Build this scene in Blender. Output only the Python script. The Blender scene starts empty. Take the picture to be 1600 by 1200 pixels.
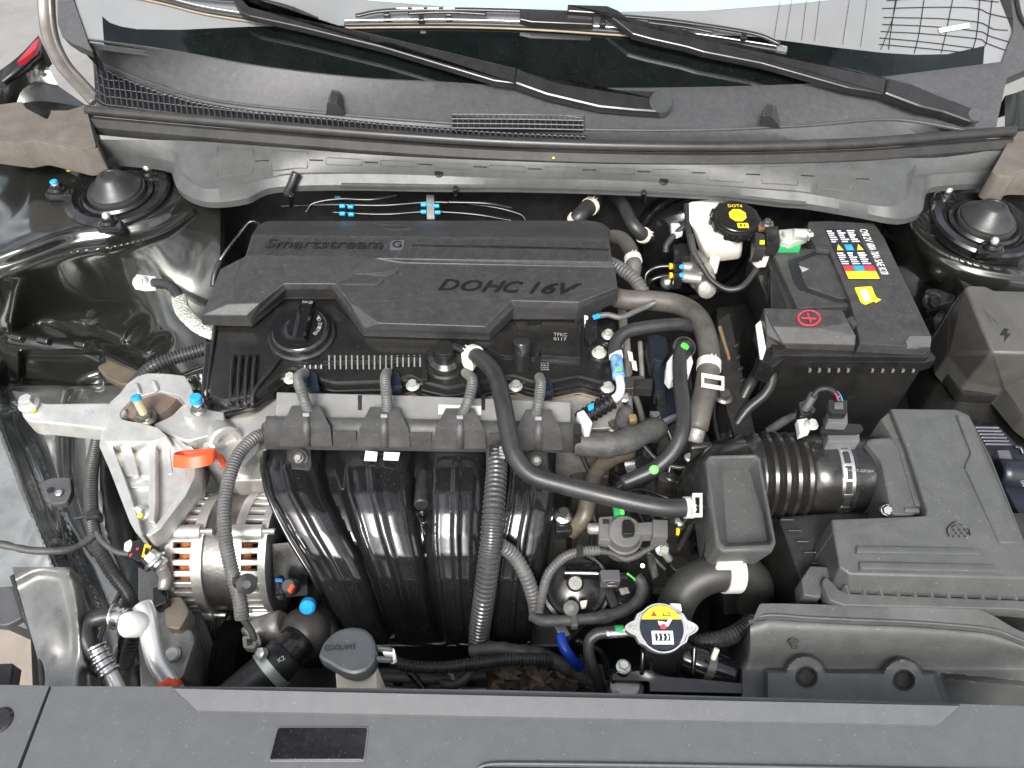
import bpy, bmesh, math, random
import numpy as np
from mathutils import Vector, Matrix, noise
random.seed(7)
sc = bpy.context.scene
C = sc.collection
R = math.radians

# ---------------------------------------------------------------- camera
FPX = 1164.0                      # focal length in photo pixels (1600 wide)
PITCH = R(50)
FW = Vector((0, math.cos(PITCH), -math.sin(PITCH)))
UP = Vector((0, math.sin(PITCH), math.cos(PITCH)))
RT = Vector((1, 0, 0))
CAM = -FW * 1.05
cd = bpy.data.cameras.new('camera'); co = bpy.data.objects.new('camera', cd); C.objects.link(co)
co.location = CAM; co.rotation_euler = (R(90) - PITCH, 0, 0)
cd.sensor_width = 36; cd.lens = 36 * FPX / 1600; cd.clip_start = .01; cd.clip_end = 400
sc.camera = co

# ---------------------------------------------------------------- sky, sun, exposure
SUN_EL, SUN_AZ = R(50), R(192)    # azimuth clockwise from +Y
w = bpy.data.worlds.new('World'); sc.world = w; w.use_nodes = True
nt = w.node_tree; nt.nodes.clear()
wo = nt.nodes.new('ShaderNodeOutputWorld'); bg = nt.nodes.new('ShaderNodeBackground')
sky = nt.nodes.new('ShaderNodeTexSky'); sky.sky_type = 'NISHITA'; sky.sun_disc = False
sky.sun_elevation = SUN_EL; sky.sun_rotation = SUN_AZ; sky.air_density = 1.0; sky.dust_density = 4.0; sky.ozone_density = 1.0
hs = nt.nodes.new('ShaderNodeHueSaturation'); hs.inputs['Saturation'].default_value = .28
tcn = nt.nodes.new('ShaderNodeTexCoord')
cn = nt.nodes.new('ShaderNodeTexNoise'); cn.inputs['Scale'].default_value = 4.2; cn.inputs['Detail'].default_value = 8; cn.inputs['Roughness'].default_value = .55
cr = nt.nodes.new('ShaderNodeValToRGB'); cr.color_ramp.elements[0].position = .42; cr.color_ramp.elements[1].position = .62
cr.color_ramp.elements[0].color = (.34, .37, .41, 1); cr.color_ramp.elements[1].color = (2.1, 2.07, 2.0, 1)
mx = nt.nodes.new('ShaderNodeMix'); mx.data_type = 'RGBA'; mx.blend_type = 'MULTIPLY'; mx.inputs[0].default_value = 1
nt.links.new(tcn.outputs['Generated'], cn.inputs['Vector']); nt.links.new(cn.outputs['Fac'], cr.inputs['Fac'])
nt.links.new(sky.outputs[0], hs.inputs['Color']); nt.links.new(hs.outputs[0], mx.inputs[6]); nt.links.new(cr.outputs[0], mx.inputs[7])
nt.links.new(mx.outputs[2], bg.inputs['Color']); bg.inputs['Strength'].default_value = .105
nt.links.new(bg.outputs[0], wo.inputs[0])
sl = bpy.data.lights.new('sun', 'SUN'); sl.energy = 1.5; sl.angle = R(22); sl.color = (1, .96, .9)
so = bpy.data.objects.new('sun', sl); C.objects.link(so)
sd = Vector((math.sin(SUN_AZ) * math.cos(SUN_EL), math.cos(SUN_AZ) * math.cos(SUN_EL), math.sin(SUN_EL)))
so.rotation_euler = sd.to_track_quat('Z', 'Y').to_euler(); so.location = sd * 5
sc.view_settings.view_transform = 'Standard'; sc.view_settings.look = 'None'
sc.view_settings.gamma = 1; sc.view_settings.exposure = 1.4
sc.render.engine = 'CYCLES'
sc.cycles.use_denoising = True; sc.cycles.max_bounces = 6; sc.cycles.caustics_reflective = False; sc.cycles.caustics_refractive = False
sc.cycles.sample_clamp_indirect = 6

# ---------------------------------------------------------------- pixel -> place
def ray(px, py):
    return FW + RT * ((px - 800) / FPX) + UP * ((600 - py) / FPX)
def P(px, py, z=0.0):
    d = ray(px, py); return CAM + d * ((z - CAM.z) / d.z)
def PY(px, py, Y):
    d = ray(px, py); return CAM + d * ((Y - CAM.y) / d.y)
def PP(px, py, pt, n):
    d = ray(px, py); return CAM + d * ((pt - CAM).dot(n) / d.dot(n))
def S(px, py, z=0.0):             # metres per photo pixel at that place
    return (P(px, py, z) - CAM).dot(FW) / FPX
def W(p, z=None):
    if isinstance(p, Vector): return p.copy()
    if len(p) == 3: return P(*p)
    return P(p[0], p[1], z)

# ---------------------------------------------------------------- materials
MATS = {}
def mat(name, col, rough=.5, metal=0., coat=0., bump=None, var=.12, vscale=25, rvar=.08, spec=.5, dust=0., trans=0, sub=0, aniso=None):
    if name in MATS: return MATS[name]
    m = bpy.data.materials.new(name); m.use_nodes = True; n = m.node_tree; b = n.nodes['Principled BSDF']
    def new(t): return n.nodes.new(t)
    tc = new('ShaderNodeTexCoord')
    ns = new('ShaderNodeTexNoise'); ns.inputs['Scale'].default_value = vscale; ns.inputs['Detail'].default_value = 5; ns.inputs['Roughness'].default_value = .65
    n.links.new(tc.outputs['Object'], ns.inputs['Vector'])
    r = new('ShaderNodeValToRGB'); lo = [max(0, c * (1 - var * 1.6)) for c in col]; hi = [min(1, c * (1 + var * 1.6)) for c in col]
    r.color_ramp.elements[0].position = .3; r.color_ramp.elements[1].position = .7
    r.color_ramp.elements[0].color = (*lo, 1); r.color_ramp.elements[1].color = (*hi, 1)
    n.links.new(ns.outputs['Fac'], r.inputs['Fac'])
    colout = r.outputs['Color']
    if dust > 0:                                     # pale dust in patches and specks
        d = new('ShaderNodeTexNoise'); d.inputs['Scale'].default_value = vscale * .35; d.inputs['Detail'].default_value = 8; d.inputs['Roughness'].default_value = .8
        n.links.new(tc.outputs['Object'], d.inputs['Vector'])
        dr = new('ShaderNodeValToRGB'); dr.color_ramp.elements[0].position = .45; dr.color_ramp.elements[1].position = .75
        dr.color_ramp.elements[0].color = (0, 0, 0, 1); dr.color_ramp.elements[1].color = (dust, dust, dust, 1)
        n.links.new(d.outputs['Fac'], dr.inputs['Fac'])
        mxx = new('ShaderNodeMix'); mxx.data_type = 'RGBA'
        n.links.new(dr.outputs['Color'], mxx.inputs[0]); n.links.new(colout, mxx.inputs[6]); mxx.inputs[7].default_value = (.22, .2, .17, 1)
        sp = new('ShaderNodeTexNoise'); sp.inputs['Scale'].default_value = 420; sp.inputs['Detail'].default_value = 1   # single specks of grit
        n.links.new(tc.outputs['Object'], sp.inputs['Vector']); sr = new('ShaderNodeValToRGB'); sr.color_ramp.elements[0].position = .715; sr.color_ramp.elements[1].position = .76
        k_ = min(.5, dust * 4); sr.color_ramp.elements[0].color = (0, 0, 0, 1); sr.color_ramp.elements[1].color = (k_, k_, k_, 1); n.links.new(sp.outputs['Fac'], sr.inputs['Fac'])
        mx2 = new('ShaderNodeMix'); mx2.data_type = 'RGBA'; n.links.new(sr.outputs['Color'], mx2.inputs[0]); n.links.new(mxx.outputs[2], mx2.inputs[6]); mx2.inputs[7].default_value = (.4, .38, .34, 1)
        colout = mx2.outputs[2]
    n.links.new(colout, b.inputs['Base Color'])
    mr = new('ShaderNodeMapRange'); mr.inputs['To Min'].default_value = max(.02, rough - rvar); mr.inputs['To Max'].default_value = min(1, rough + rvar)
    n2 = new('ShaderNodeTexNoise'); n2.inputs['Scale'].default_value = vscale * 2.3; n2.inputs['Detail'].default_value = 4
    n.links.new(tc.outputs['Object'], n2.inputs['Vector']); n.links.new(n2.outputs['Fac'], mr.inputs['Value']); n.links.new(mr.outputs[0], b.inputs['Roughness'])
    b.inputs['Metallic'].default_value = metal; b.inputs['Specular IOR Level'].default_value = spec
    b.inputs['Coat Weight'].default_value = coat; b.inputs['Coat Roughness'].default_value = .06
    if trans: b.inputs['Transmission Weight'].default_value = trans
    if sub: b.inputs['Subsurface Weight'].default_value = sub; b.inputs['Subsurface Radius'].default_value = (.02, .015, .01)
    if bump:
        bn = new('ShaderNodeTexNoise'); bn.inputs['Scale'].default_value = bump[0]; bn.inputs['Detail'].default_value = 3
        n.links.new(tc.outputs['Object'], bn.inputs['Vector'])
        bp = new('ShaderNodeBump'); bp.inputs['Strength'].default_value = bump[1]; bp.inputs['Distance'].default_value = bump[2] if len(bump) > 2 else .001
        n.links.new(bn.outputs['Fac'], bp.inputs['Height']); n.links.new(bp.outputs[0], b.inputs['Normal'])
    MATS[name] = m; return m
plastic = mat('grained_plastic', (.034, .034, .034), .42, bump=(1400, .5, .0006), var=.2, vscale=60, dust=.1, rvar=.12)
coverpl = mat('engine_cover_plastic', (.034, .034, .035), .40, bump=(1100, .5, .0007), var=.15, vscale=90, dust=.09, rvar=.12)
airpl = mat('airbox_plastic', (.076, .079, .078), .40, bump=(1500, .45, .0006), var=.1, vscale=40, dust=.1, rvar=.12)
shroudpl = mat('shroud_plastic', (.088, .091, .097), .42, bump=(2200, .25, .0003), var=.05, vscale=60, dust=.06, rvar=.1)
cowlpl = mat('cowl_plastic', (.06, .061, .065), .42, bump=(900, .5, .0006), var=.12, vscale=90, dust=.07)
insul = mat('cowl_insulator_plastic', (.075, .077, .077), .4, bump=(1800, .3, .0005), var=.1, vscale=40, dust=.08)
satin = mat('satin_black_plastic', (.014, .014, .014), .22, coat=.15, bump=(700, .2, .0005), var=.2, vscale=40, dust=.03)
gloss = mat('gloss_black_plastic', (.009, .009, .01), .17, coat=.4, bump=(60, .06, .002), rvar=.08, vscale=40, dust=.04)
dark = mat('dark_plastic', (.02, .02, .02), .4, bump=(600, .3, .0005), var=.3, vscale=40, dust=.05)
rubber = mat('black_rubber', (.024, .024, .025), .38, bump=(500, .3, .0005), var=.2, vscale=30, dust=.06)
dustrub = mat('dusty_rubber', (.07, .065, .058), .5, bump=(500, .4, .0005), var=.3, vscale=25, dust=.2)
tape = mat('harness_tape', (.06, .06, .06), .55, bump=(350, .6, .001), var=.25, vscale=60, dust=.1)
corr = mat('corrugated_conduit_plastic', (.04, .04, .041), .36, var=.2, vscale=40, dust=.08)
corrg = mat('grey_conduit_plastic', (.1, .1, .1), .42, var=.2, vscale=40, dust=.15)
paint = mat('black_body_paint', (.035, .037, .033), .18, metal=.6, coat=.8, bump=(30, .03, .004), rvar=.06, vscale=12, dust=.03)
alu = mat('cast_aluminium', (.66, .65, .62), .42, metal=.75, bump=(500, .5, .0008), var=.1, vscale=30)
alud = mat('dull_aluminium', (.38, .37, .35), .5, metal=.6, bump=(300, .6, .001), var=.2, vscale=30, dust=.2)
steel = mat('bright_steel', (.75, .75, .74), .28, metal=1, var=.08)
zinc = mat('zinc_plated_steel', (.7, .74, .66), .35, metal=.6, var=.1)
dsteel = mat('dark_steel', (.18, .175, .165), .4, metal=.8, var=.25, bump=(200, .3, .001), dust=.15)
white = mat('white_plastic', (.6, .59, .56), .45, var=.05)
creamm = mat('cream_plastic', (.78, .72, .58), .4, var=.06, sub=.15)
tank = mat('translucent_white_plastic', (.82, .77, .68), .38, var=.05, sub=.3)
taupe = mat('taupe_foam', (.115, .1, .085), .75, bump=(900, .6, .001), var=.15, vscale=25, dust=.1)
copper = mat('copper_winding', (.85, .22, .05), .4, metal=.3, var=.3, vscale=120, bump=(400, .8, .002))
orange = mat('orange_red_plastic', (.85, .1, .03), .4, var=.06)
blue = mat('bright_blue_paint', (.02, .35, .75), .35, var=.06)
bluet = mat('blue_tape', (.012, .05, .4), .35, var=.1)
yellow = mat('yellow_print', (.85, .62, .02), .5, var=.04)
green = mat('green_paint_mark', (.1, .75, .08), .45, var=.06)
dgreen = mat('green_plastic', (.03, .3, .1), .4, var=.1)
red = mat('red_print', (.75, .03, .06), .5, var=.05)
whitep = mat('white_print', (.82, .82, .8), .5, var=.03)
greyp = mat('grey_print', (.3, .3, .31), .5, var=.05)
blackp = mat('black_print', (.01, .01, .012), .4, var=.1)
navy = mat('navy_black_print', (.012, .016, .03), .3, var=.1)
pipe = mat('brake_pipe_coating', (.01, .01, .01), .25, coat=.3)
brass = mat('tan_metal', (.5, .36, .2), .4, metal=.7, var=.2)
beltm = mat('ribbed_belt_rubber', (.16, .155, .145), .6, var=.2, bump=(200, .3, .001), dust=.2)
ironm = mat('pulley_iron', (.22, .2, .17), .45, metal=.6, var=.25, dust=.2)
apron = mat('sky_glare_paint', (.34, .345, .33), .2, metal=.75, coat=.7, bump=(40, .04, .004), rvar=.06, vscale=14, dust=.04, var=.18)  # lighter copy of the body paint; sky glare is put into its colour
seal = mat('seal_rubber', (.028, .027, .026), .33, var=.2, vscale=20, dust=.06)
wiper = mat('wiper_arm_paint', (.02, .02, .021), .28, coat=.2, var=.15, bump=(900, .15, .0004))
gravel = mat('concrete', (.22, .215, .205), .85, var=.12, vscale=3, bump=(60, .5, .004))
silver = mat('silver_sheet', (.78, .78, .78), .4, metal=.3, var=.05)

# ---------------------------------------------------------------- things and parts
THINGS = []
def thing(name, label, cat, group=None, kind=None):
    o = bpy.data.objects.new(name, None); C.objects.link(o); o.empty_display_size = .02
    o['label'] = label; o['category'] = cat
    if group: o['group'] = group
    if kind: o['kind'] = kind
    THINGS.append(o); return o
def tag(o, label, cat, group=None, kind=None):
    o['label'] = label; o['category'] = cat
    if group: o['group'] = group
    if kind: o['kind'] = kind
    THINGS.append(o); return o
def link(name, vs, fs, m, parent=None, ang=34, recalc=True):
    me = bpy.data.meshes.new(name); me.from_pydata([tuple(v) for v in vs], [], fs)
    bm = bmesh.new(); bm.from_mesh(me)
    if recalc: bmesh.ops.recalc_face_normals(bm, faces=bm.faces)
    for f in bm.faces: f.smooth = len(f.verts) < 5       # flat caps stay flat
    ca = math.cos(R(ang))
    for e in bm.edges:
        if len(e.link_faces) == 2 and e.link_faces[0].normal.dot(e.link_faces[1].normal) < ca: e.smooth = False
    bm.to_mesh(me); bm.free()
    me.materials.append(m)
    o = bpy.data.objects.new(name, me); C.objects.link(o)
    if parent: o.parent = parent
    return o
class MB:                                            # several shapes gathered into one part
    def __init__(s): s.v = []; s.f = []
    def add(s, vs, fs):
        k = len(s.v); s.v += list(vs); s.f += [tuple(i + k for i in f) for f in fs]; return s
    def build(s, name, m, parent=None, ang=34): return link(name, s.v, s.f, m, parent, ang)

# ---------------------------------------------------------------- shape makers (return verts, faces)
def fillet(pts, r, n=4):
    if r <= 0: return [p.copy() for p in pts]
    out = []; N = len(pts)
    for i, p in enumerate(pts):
        a, b = pts[i - 1], pts[(i + 1) % N]; da, db = a - p, b - p
        rr = min(r, da.length * .45, db.length * .45)
        if rr < 1e-6: out.append(p.copy()); continue
        p0 = p + da.normalized() * rr; p1 = p + db.normalized() * rr
        for k in range(n + 1):
            t = k / n; out.append(p0 * (1 - t) ** 2 + p * 2 * t * (1 - t) + p1 * t * t)
    return out
def inset(pts, d, nrm=Vector((0, 0, 1))):
    N = len(pts); area = sum(((pts[i].cross(pts[(i + 1) % N])).dot(nrm) for i in range(N)))
    sgn = 1 if area > 0 else -1; out = []
    for i in range(N):
        a, p, b = pts[i - 1], pts[i], pts[(i + 1) % N]
        e1 = (p - a); e2 = (b - p)
        if e1.length < 1e-9: e1 = e2
        if e2.length < 1e-9: e2 = e1
        n1 = nrm.cross(e1).normalized() * sgn; n2 = nrm.cross(e2).normalized() * sgn
        m = n1 + n2
        if m.length < 1e-6: m = n1
        m.normalize(); c = max(.45, m.dot(n1)); out.append(p + m * (d / c))
    return out
def loft(rings, cap0=True, cap1=True, closed=True):
    vs = [v for r in rings for v in r]; n = len(rings[0]); fs = []
    for k in range(len(rings) - 1):
        for i in range(n if closed else n - 1):
            j = (i + 1) % n; fs.append((k * n + i, k * n + j, (k + 1) * n + j, (k + 1) * n + i))
    if cap0: fs.append(tuple(range(n - 1, -1, -1)))
    if cap1: fs.append(tuple((len(rings) - 1) * n + i for i in range(n)))
    return vs, fs
def crosses(pts):                                    # does this outline cut itself (seen from above)?
    A = np.array([(p.x, p.y) for p in pts]); B = np.roll(A, -1, 0); n = len(A); d = B - A
    def side(i0, d0, q): return d0[:, None, 0] * (q[None, :, 1] - i0[:, None, 1]) - d0[:, None, 1] * (q[None, :, 0] - i0[:, None, 0])
    s1, s2 = side(A, d, A), side(A, d, B); X = (s1 * s2 < -1e-18) & ((s1 * s2).T < -1e-18); np.fill_diagonal(X, False); return bool(X.any())
def slab_m(outline, z=0., h=.02, bev=.003, r=0., down=Vector((0, 0, -1)), lift=0.):
    pts = fillet([W(p, z) + Vector((0, 0, lift)) for p in outline], r); up = -down
    b = min(bev, h * .6)
    for _ in range(5):
        if not crosses(inset(pts, b, up)): break
        b *= .5
    rings = [[p + down * h for p in pts], [p + down * b for p in pts],
             [q + down * (b * .3) for q in inset(pts, b * .3, up)], inset(pts, b, up)]
    return loft(rings)
def slab(parent, name, outline, z, h, m, bev=.003, r=0., lift=0.):
    return link(name, *slab_m(outline, z, h, bev, r, lift=lift), m, parent)
def box_m(c, sx, sy, sz, rot=None, bev=.002):        # c = centre of the top face
    M = rot or Matrix.Identity(3)
    X, Y, Z = M @ Vector((1, 0, 0)), M @ Vector((0, 1, 0)), M @ Vector((0, 0, 1))
    pts = [c + X * (sx / 2 * a) + Y * (sy / 2 * b) for a, b in ((-1, -1), (1, -1), (1, 1), (-1, 1))]
    pts = fillet(pts, bev, 2); b = bev
    return loft([inset([p - Z * sz for p in pts], b * .7, Z), [p - Z * (sz - b) for p in pts], [p - Z * b for p in pts],
                 [q - Z * b * .3 for q in inset(pts, b * .3, Z)], inset(pts, b, Z)])
def frame_of(ax, hint=Vector((1, 0, 0))):
    z = Vector(ax).normalized(); x = hint - z * hint.dot(z)
    if x.length < .1: x = Vector((0, 1, 0)) - z * z.y
    x.normalize(); y = z.cross(x); return Matrix((x, y, z)).transposed()
def lathe_m(base, ax, prof, seg=32):
    M = frame_of(ax); rings = []
    for r, h in prof:
        rings.append([base + M @ Vector((math.cos(t) * r, math.sin(t) * r, h)) for t in (2 * math.pi * k / seg for k in range(seg))])
    return loft(rings)
def lathe(parent, name, base, ax, prof, m, seg=32, ang=34):
    return link(name, *lathe_m(base, ax, prof, seg), m, parent, ang)
def smooth_path(pts, step):
    pts = [Vector(p) for p in pts]
    if len(pts) == 2: dense = [pts[0].lerp(pts[1], k / 40) for k in range(41)]
    else:
        ext = [pts[0] * 2 - pts[1]] + pts + [pts[-1] * 2 - pts[-2]]; dense = []
        for i in range(1, len(ext) - 2):
            p0, p1, p2, p3 = ext[i - 1:i + 3]
            for k in range(24):
                t = k / 24
                dense.append(.5 * ((2 * p1) + (p2 - p0) * t + (2 * p0 - 5 * p1 + 4 * p2 - p3) * t * t + (3 * p1 - p0 - 3 * p2 + p3) * t ** 3))
        dense.append(pts[-1])
    out = [dense[0]]; acc = 0; L = 0
    for a, b in zip(dense, dense[1:]):
        d = (b - a).length; L += d
        while acc + d >= step:
            t = (step - acc) / d; a = a.lerp(b, t); d = (b - a).length; acc = 0; out.append(a)
        acc += d
    if (out[-1] - dense[-1]).length > step * .3: out.append(dense[-1])
    return out
def tube_m(pts, r, seg=16, step=None, pitch=0, amp=.12, r1=None, flat=1., cap=True, rnd=0.):
    pts = [W(p) for p in pts]
    if pitch: step = pitch / 4
    step = step or max(r * .5, .0025)
    path = smooth_path(pts, step); n = len(path); rings = []
    t0 = (path[1] - path[0]).normalized(); u = Vector((0, 0, 1)); u = u - t0 * u.dot(t0)
    if u.length < .1: u = Vector((0, 1, 0)) - t0 * t0.y
    u.normalize()
    for i, p in enumerate(path):
        t = (path[min(i + 1, n - 1)] - path[max(i - 1, 0)]).normalized()
        u = (u - t * u.dot(t)).normalized(); v = t.cross(u)
        rr = r if r1 is None else r + (r1 - r) * i / (n - 1)
        if pitch: rr *= (1, 1, 1 - amp, 1 - amp)[i % 4]
        if rnd: rr *= 1 + rnd * noise.noise(p * 90)
        rings.append([p + u * math.cos(a) * rr * flat + v * math.sin(a) * rr for a in (2 * math.pi * k / seg for k in range(seg))])
    if cap and not pitch:                            # rounded lips at both ends
        def lip(ring, d):
            c = sum(ring, Vector()) / len(ring); return [c + (q - c) * .8 + d * r * .12 for q in ring]
        rings = [lip(rings[0], (path[0] - path[1]).normalized())] + rings + [lip(rings[-1], (path[-1] - path[-2]).normalized())]
    return loft(rings)
def tube(parent, name, pts, rpx, m, **k):
    pts = [W(p) for p in pts]; mid = pts[len(pts) // 2]
    r = rpx * (mid - CAM).dot(FW) / FPX
    if k.get('pitch'): k['pitch'] *= (mid - CAM).dot(FW) / FPX
    if k.get('r1'): k['r1'] *= (mid - CAM).dot(FW) / FPX
    return link(name, *tube_m(pts, r, **k), m, parent, 60 if not k.get('pitch') else 25)
def pxr(p): return (p - CAM).dot(FW) / FPX
def ring_m(pts, i, rpx, wpx, thick=.0012, seg=20):   # a clamp band round a hose path at fraction i
    pts = smooth_path([W(p) for p in pts], .003); k = min(len(pts) - 2, max(1, int(i * (len(pts) - 1))))
    c = pts[k]; ax = (pts[k + 1] - pts[k - 1]).normalized(); s = pxr(c); r = rpx * s; wd = wpx * s
    return lathe_m(c - ax * wd / 2, ax, [(r, 0), (r + thick, 0), (r + thick, wd), (r, wd)], seg), c, ax, s
def band(parent, name, pts, i, rpx, wpx, m, ears=True, thick=.0014):
    (vs, fs), c, ax, s = ring_m(pts, i, rpx, wpx, thick); mb = MB().add(vs, fs)
    if ears:
        up = Vector((0, -.5, .85)); up = (up - ax * up.dot(ax)).normalized(); sd = ax.cross(up)
        M = Matrix((sd, ax, up)).transposed()
        for q in (-1, 1):
            mb.add(*box_m(c + up * (rpx * s + .006) + sd * q * .0028, .0016, wpx * s * .9, .007, M, .0004))
    return mb.build(name, m, parent)
def bolt_m(p, r, ax=Vector((0, 0, 1)), hh=1.1, flange=1.45):
    M = frame_of(ax, Vector((.8, .6, 0))); vs, fs = lathe_m(p, ax, [(r * flange, 0), (r * flange, r * .22), (r * 1.1, r * .5), (r * .9, r * .5)], 20)
    mb = MB().add(vs, fs)
    hexr = lambda q, h: [p + M @ Vector((math.cos(R(60 * k)) * q, math.sin(R(60 * k)) * q, h)) for k in range(6)]
    mb.add(*loft([hexr(r, 0), hexr(r, r * hh), hexr(r * .85, r * (hh + .22))]))
    return mb
def bolt(parent, pos, rpx, m=None, ax=Vector((0, 0, 1)), hh=1.1, name='bolt', flange=1.45):
    p = W(pos); return bolt_m(p, rpx * pxr(p), Vector(ax).normalized(), hh, flange).build(name, m or zinc, parent)
def text_m(s, BL, BR, TL, thick=.0006, shear=0., bold=0., raise_=0.0004):
    cu = bpy.data.curves.new('text', 'FONT'); cu.body = s; cu.shear = shear; cu.offset = bold; cu.fill_mode = 'BOTH'; cu.resolution_u = 3
    cu.extrude = .05
    o = bpy.data.objects.new('text', cu); C.objects.link(o); dg = bpy.context.evaluated_depsgraph_get(); dg.update()
    me = bpy.data.meshes.new_from_object(o.evaluated_get(dg)); vs = [v.co.copy() for v in me.vertices]; fs = [tuple(p.vertices) for p in me.polygons]
    bpy.data.objects.remove(o); bpy.data.curves.remove(cu); bpy.data.meshes.remove(me)
    x0, x1 = min(v.x for v in vs), max(v.x for v in vs); y0, y1 = min(v.y for v in vs), max(v.y for v in vs)
    ex, ey = BR - BL, TL - BL; nz = ex.cross(ey).normalized()
    return [BL + ex * ((v.x - x0) / (x1 - x0)) + ey * ((v.y - y0) / (y1 - y0)) + nz * (raise_ + thick * (v.z / .1 + .5)) for v in vs], fs
def text(parent, name, s, BL, BR, TL, m, **k): return link(name, *text_m(s, BL, BR, TL, **k), m, parent, recalc=False)
def on_plane(pts, z, lift=0.): return [W(p, z) + Vector((0, 0, lift)) for p in pts]
def decal(parent, name, quad, m, th=.0006, r=0., lift=.0008, z=0.):
    pts = fillet([W(p, z) for p in quad], r); n = (pts[1] - pts[0]).cross(pts[2] - pts[1]).normalized()
    if n.z < 0: n = -n
    return link(name, *loft([[p - n * .0005 for p in pts], [p + n * (lift + th) for p in pts]]), m, parent)
def facets(parent, name, V, F, m, bottom=None, ang=20, bev=0):
    """a closed shell from named corner points and faces; open rim is dropped straight to z = bottom"""
    keys = list(V); idx = {k: i for i, k in enumerate(keys)}; vs = [W(V[k]) for k in keys]; fs = [tuple(idx[k] for k in f) for f in F]
    if bottom is not None:
        cnt = {}
        for f in fs:
            for a, b in zip(f, f[1:] + f[:1]): cnt[(a, b)] = 1
        rim = [(a, b) for a, b in cnt if (b, a) not in cnt]; low = {}
        for a, b in rim:
            for q in (a, b):
                if q not in low: low[q] = len(vs); vs.append(Vector((vs[q].x, vs[q].y, bottom)))
        for a, b in rim: fs.append((b, a, low[a], low[b]))
    o = link(name, vs, fs, m, parent, ang)
    if bev:
        bm = bmesh.new(); bm.from_mesh(o.data)
        es = [e for e in bm.edges if len(e.link_faces) == 2 and e.calc_face_angle() > R(6)]
        nf = bmesh.ops.bevel(bm, geom=es, offset=bev, segments=2, profile=.5, affect='EDGES', clamp_overlap=True)['faces']; nf = set(nf)
        for f in bm.faces: f.smooth = f in nf
        for e in bm.edges: e.smooth = True
        bm.to_mesh(o.data); bm.free()
        o.data.update()
    return o
def finish():
    """put each thing's origin at its base and shift its parts to match"""
    bpy.context.view_layer.update()
    for t in THINGS:
        fam = [t] + list(t.children_recursive); meshes = [o for o in fam if o.type == 'MESH']
        if not meshes: continue
        co_ = np.concatenate([np.array([v.co[:] for v in o.data.vertices]) for o in meshes])
        lo, hi = co_.min(0), co_.max(0); L = Vector(((lo[0] + hi[0]) / 2, (lo[1] + hi[1]) / 2, lo[2]))
        for o in meshes: o.data.transform(Matrix.Translation(-L))
        t.location = L
# ================================================================ the setting and the car body
def resample(pts, N):
    ps = smooth_path([W(p) for p in pts], .002); L = [0]
    for a, b in zip(ps, ps[1:]): L.append(L[-1] + (b - a).length)
    out = []; k = 0
    for i in range(N):
        s = L[-1] * i / (N - 1)
        while k < len(ps) - 2 and L[k + 1] < s: k += 1
        d = L[k + 1] - L[k]; out.append(ps[k].lerp(ps[k + 1], 0 if d < 1e-9 else min(1, (s - L[k]) / d)))
    return out
def strip_m(rows, N=60, drop=.03, sub=1):            # open sheet through several long curves, its front and back edges turned down
    rs = [resample(r, N) for r in rows]
    if sub > 1:
        o = []
        for a, b in zip(rs, rs[1:]):
            for k in range(sub): o.append([p.lerp(q, k / sub) for p, q in zip(a, b)])
        rs = o + [rs[-1]]
    rs = [[p - Vector((0, 0, drop)) for p in rs[0]]] + rs + [[p - Vector((0, 0, drop)) for p in rs[-1]]]
    return loft(rs, False, False, False)
def strip(parent, name, rows, m, N=60, drop=.03, ang=30, sub=1): return link(name, *strip_m(rows, N, drop, sub), m, parent, ang, recalc=True)

# ground under and around the car
tag(link('ground', [(-60, -60, -.85), (60, -60, -.85), (60, 60, -.85), (-60, 60, -.85)], [(0, 1, 2, 3)], gravel),
    'pale concrete ground under the car', 'ground', kind='structure')
# closed underside of the bay and firewall
mb = MB(); mb.add(*box_m(Vector((0, .02, -.5)), 2.1, 1.25, .02)); mb.add(*box_m(Vector((0, .56, .0)), 1.6, .02, .52))
mb.add(*box_m(Vector((0, -.50, -.06)), 1.75, .02, .45)); mb.add(*box_m(Vector((.98, .02, -.2)), .02, 1.1, .32)); mb.add(*box_m(Vector((-1.0, .02, -.26)), .02, 1.1, .26))
tag(mb.build('engine_bay', dark), 'black floor and firewall of the engine bay', 'engine bay', kind='structure')

# ---- windscreen
WN = Vector((0, -math.sin(R(28)), math.cos(R(28)))); WP = P(700, 130, .10)
def WS(px, py, lift=0.): return PP(px, py, WP, WN) + WN * lift
glassm = mat('windscreen_glass', (.21, .215, .22), .07, coat=.4, var=.06, vscale=4, rvar=.02)
bonnet_refl = mat('painted_bonnet_reflection', (.004, .006, .006), .08, coat=.5, var=.2, rvar=.03, dust=.02)  # dark reflection of the open bonnet, painted as a band on the glass
green_refl = mat('painted_green_reflection', (.36, .52, .47), .1, coat=.3, var=.04, vscale=5)  # pale green reflection along the top of the glass, put into its colour
ws = thing('windscreen', 'grey mirror-like windscreen with a dark bonnet reflection painted along its base', 'windscreen')
gl = [WS(*p) for p in ((95, -90), (117, 3), (139, 66), (270, 84), (400, 107), (560, 127), (700, 134), (830, 142), (1000, 143), (1200, 139), (1330, 131), (1567, 106), (1582, 50), (1560, -5), (1545, -90))]
link('glass', *loft([[p - WN * .005 for p in gl], gl]), glassm, ws)
refl_top = [(160, 26), (172, 36), (190, 42), (215, 46), (280, 47), (390, 42), (520, 40), (700, 44), (900, 48), (1060, 52), (1180, 58), (1300, 74), (1380, 83), (1430, 86), (1480, 85), (1538, 72)]
refl_bot = [(1535, 111), (1330, 131), (1200, 139), (1000, 143), (830, 142), (700, 134), (560, 127), (400, 107), (270, 84), (163, 70)]
fp = [WS(*p, .0008) for p in refl_top + refl_bot]
link('bonnet_reflection', *loft([[p - WN * .0005 for p in fp], fp]), bonnet_refl, ws)
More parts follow.
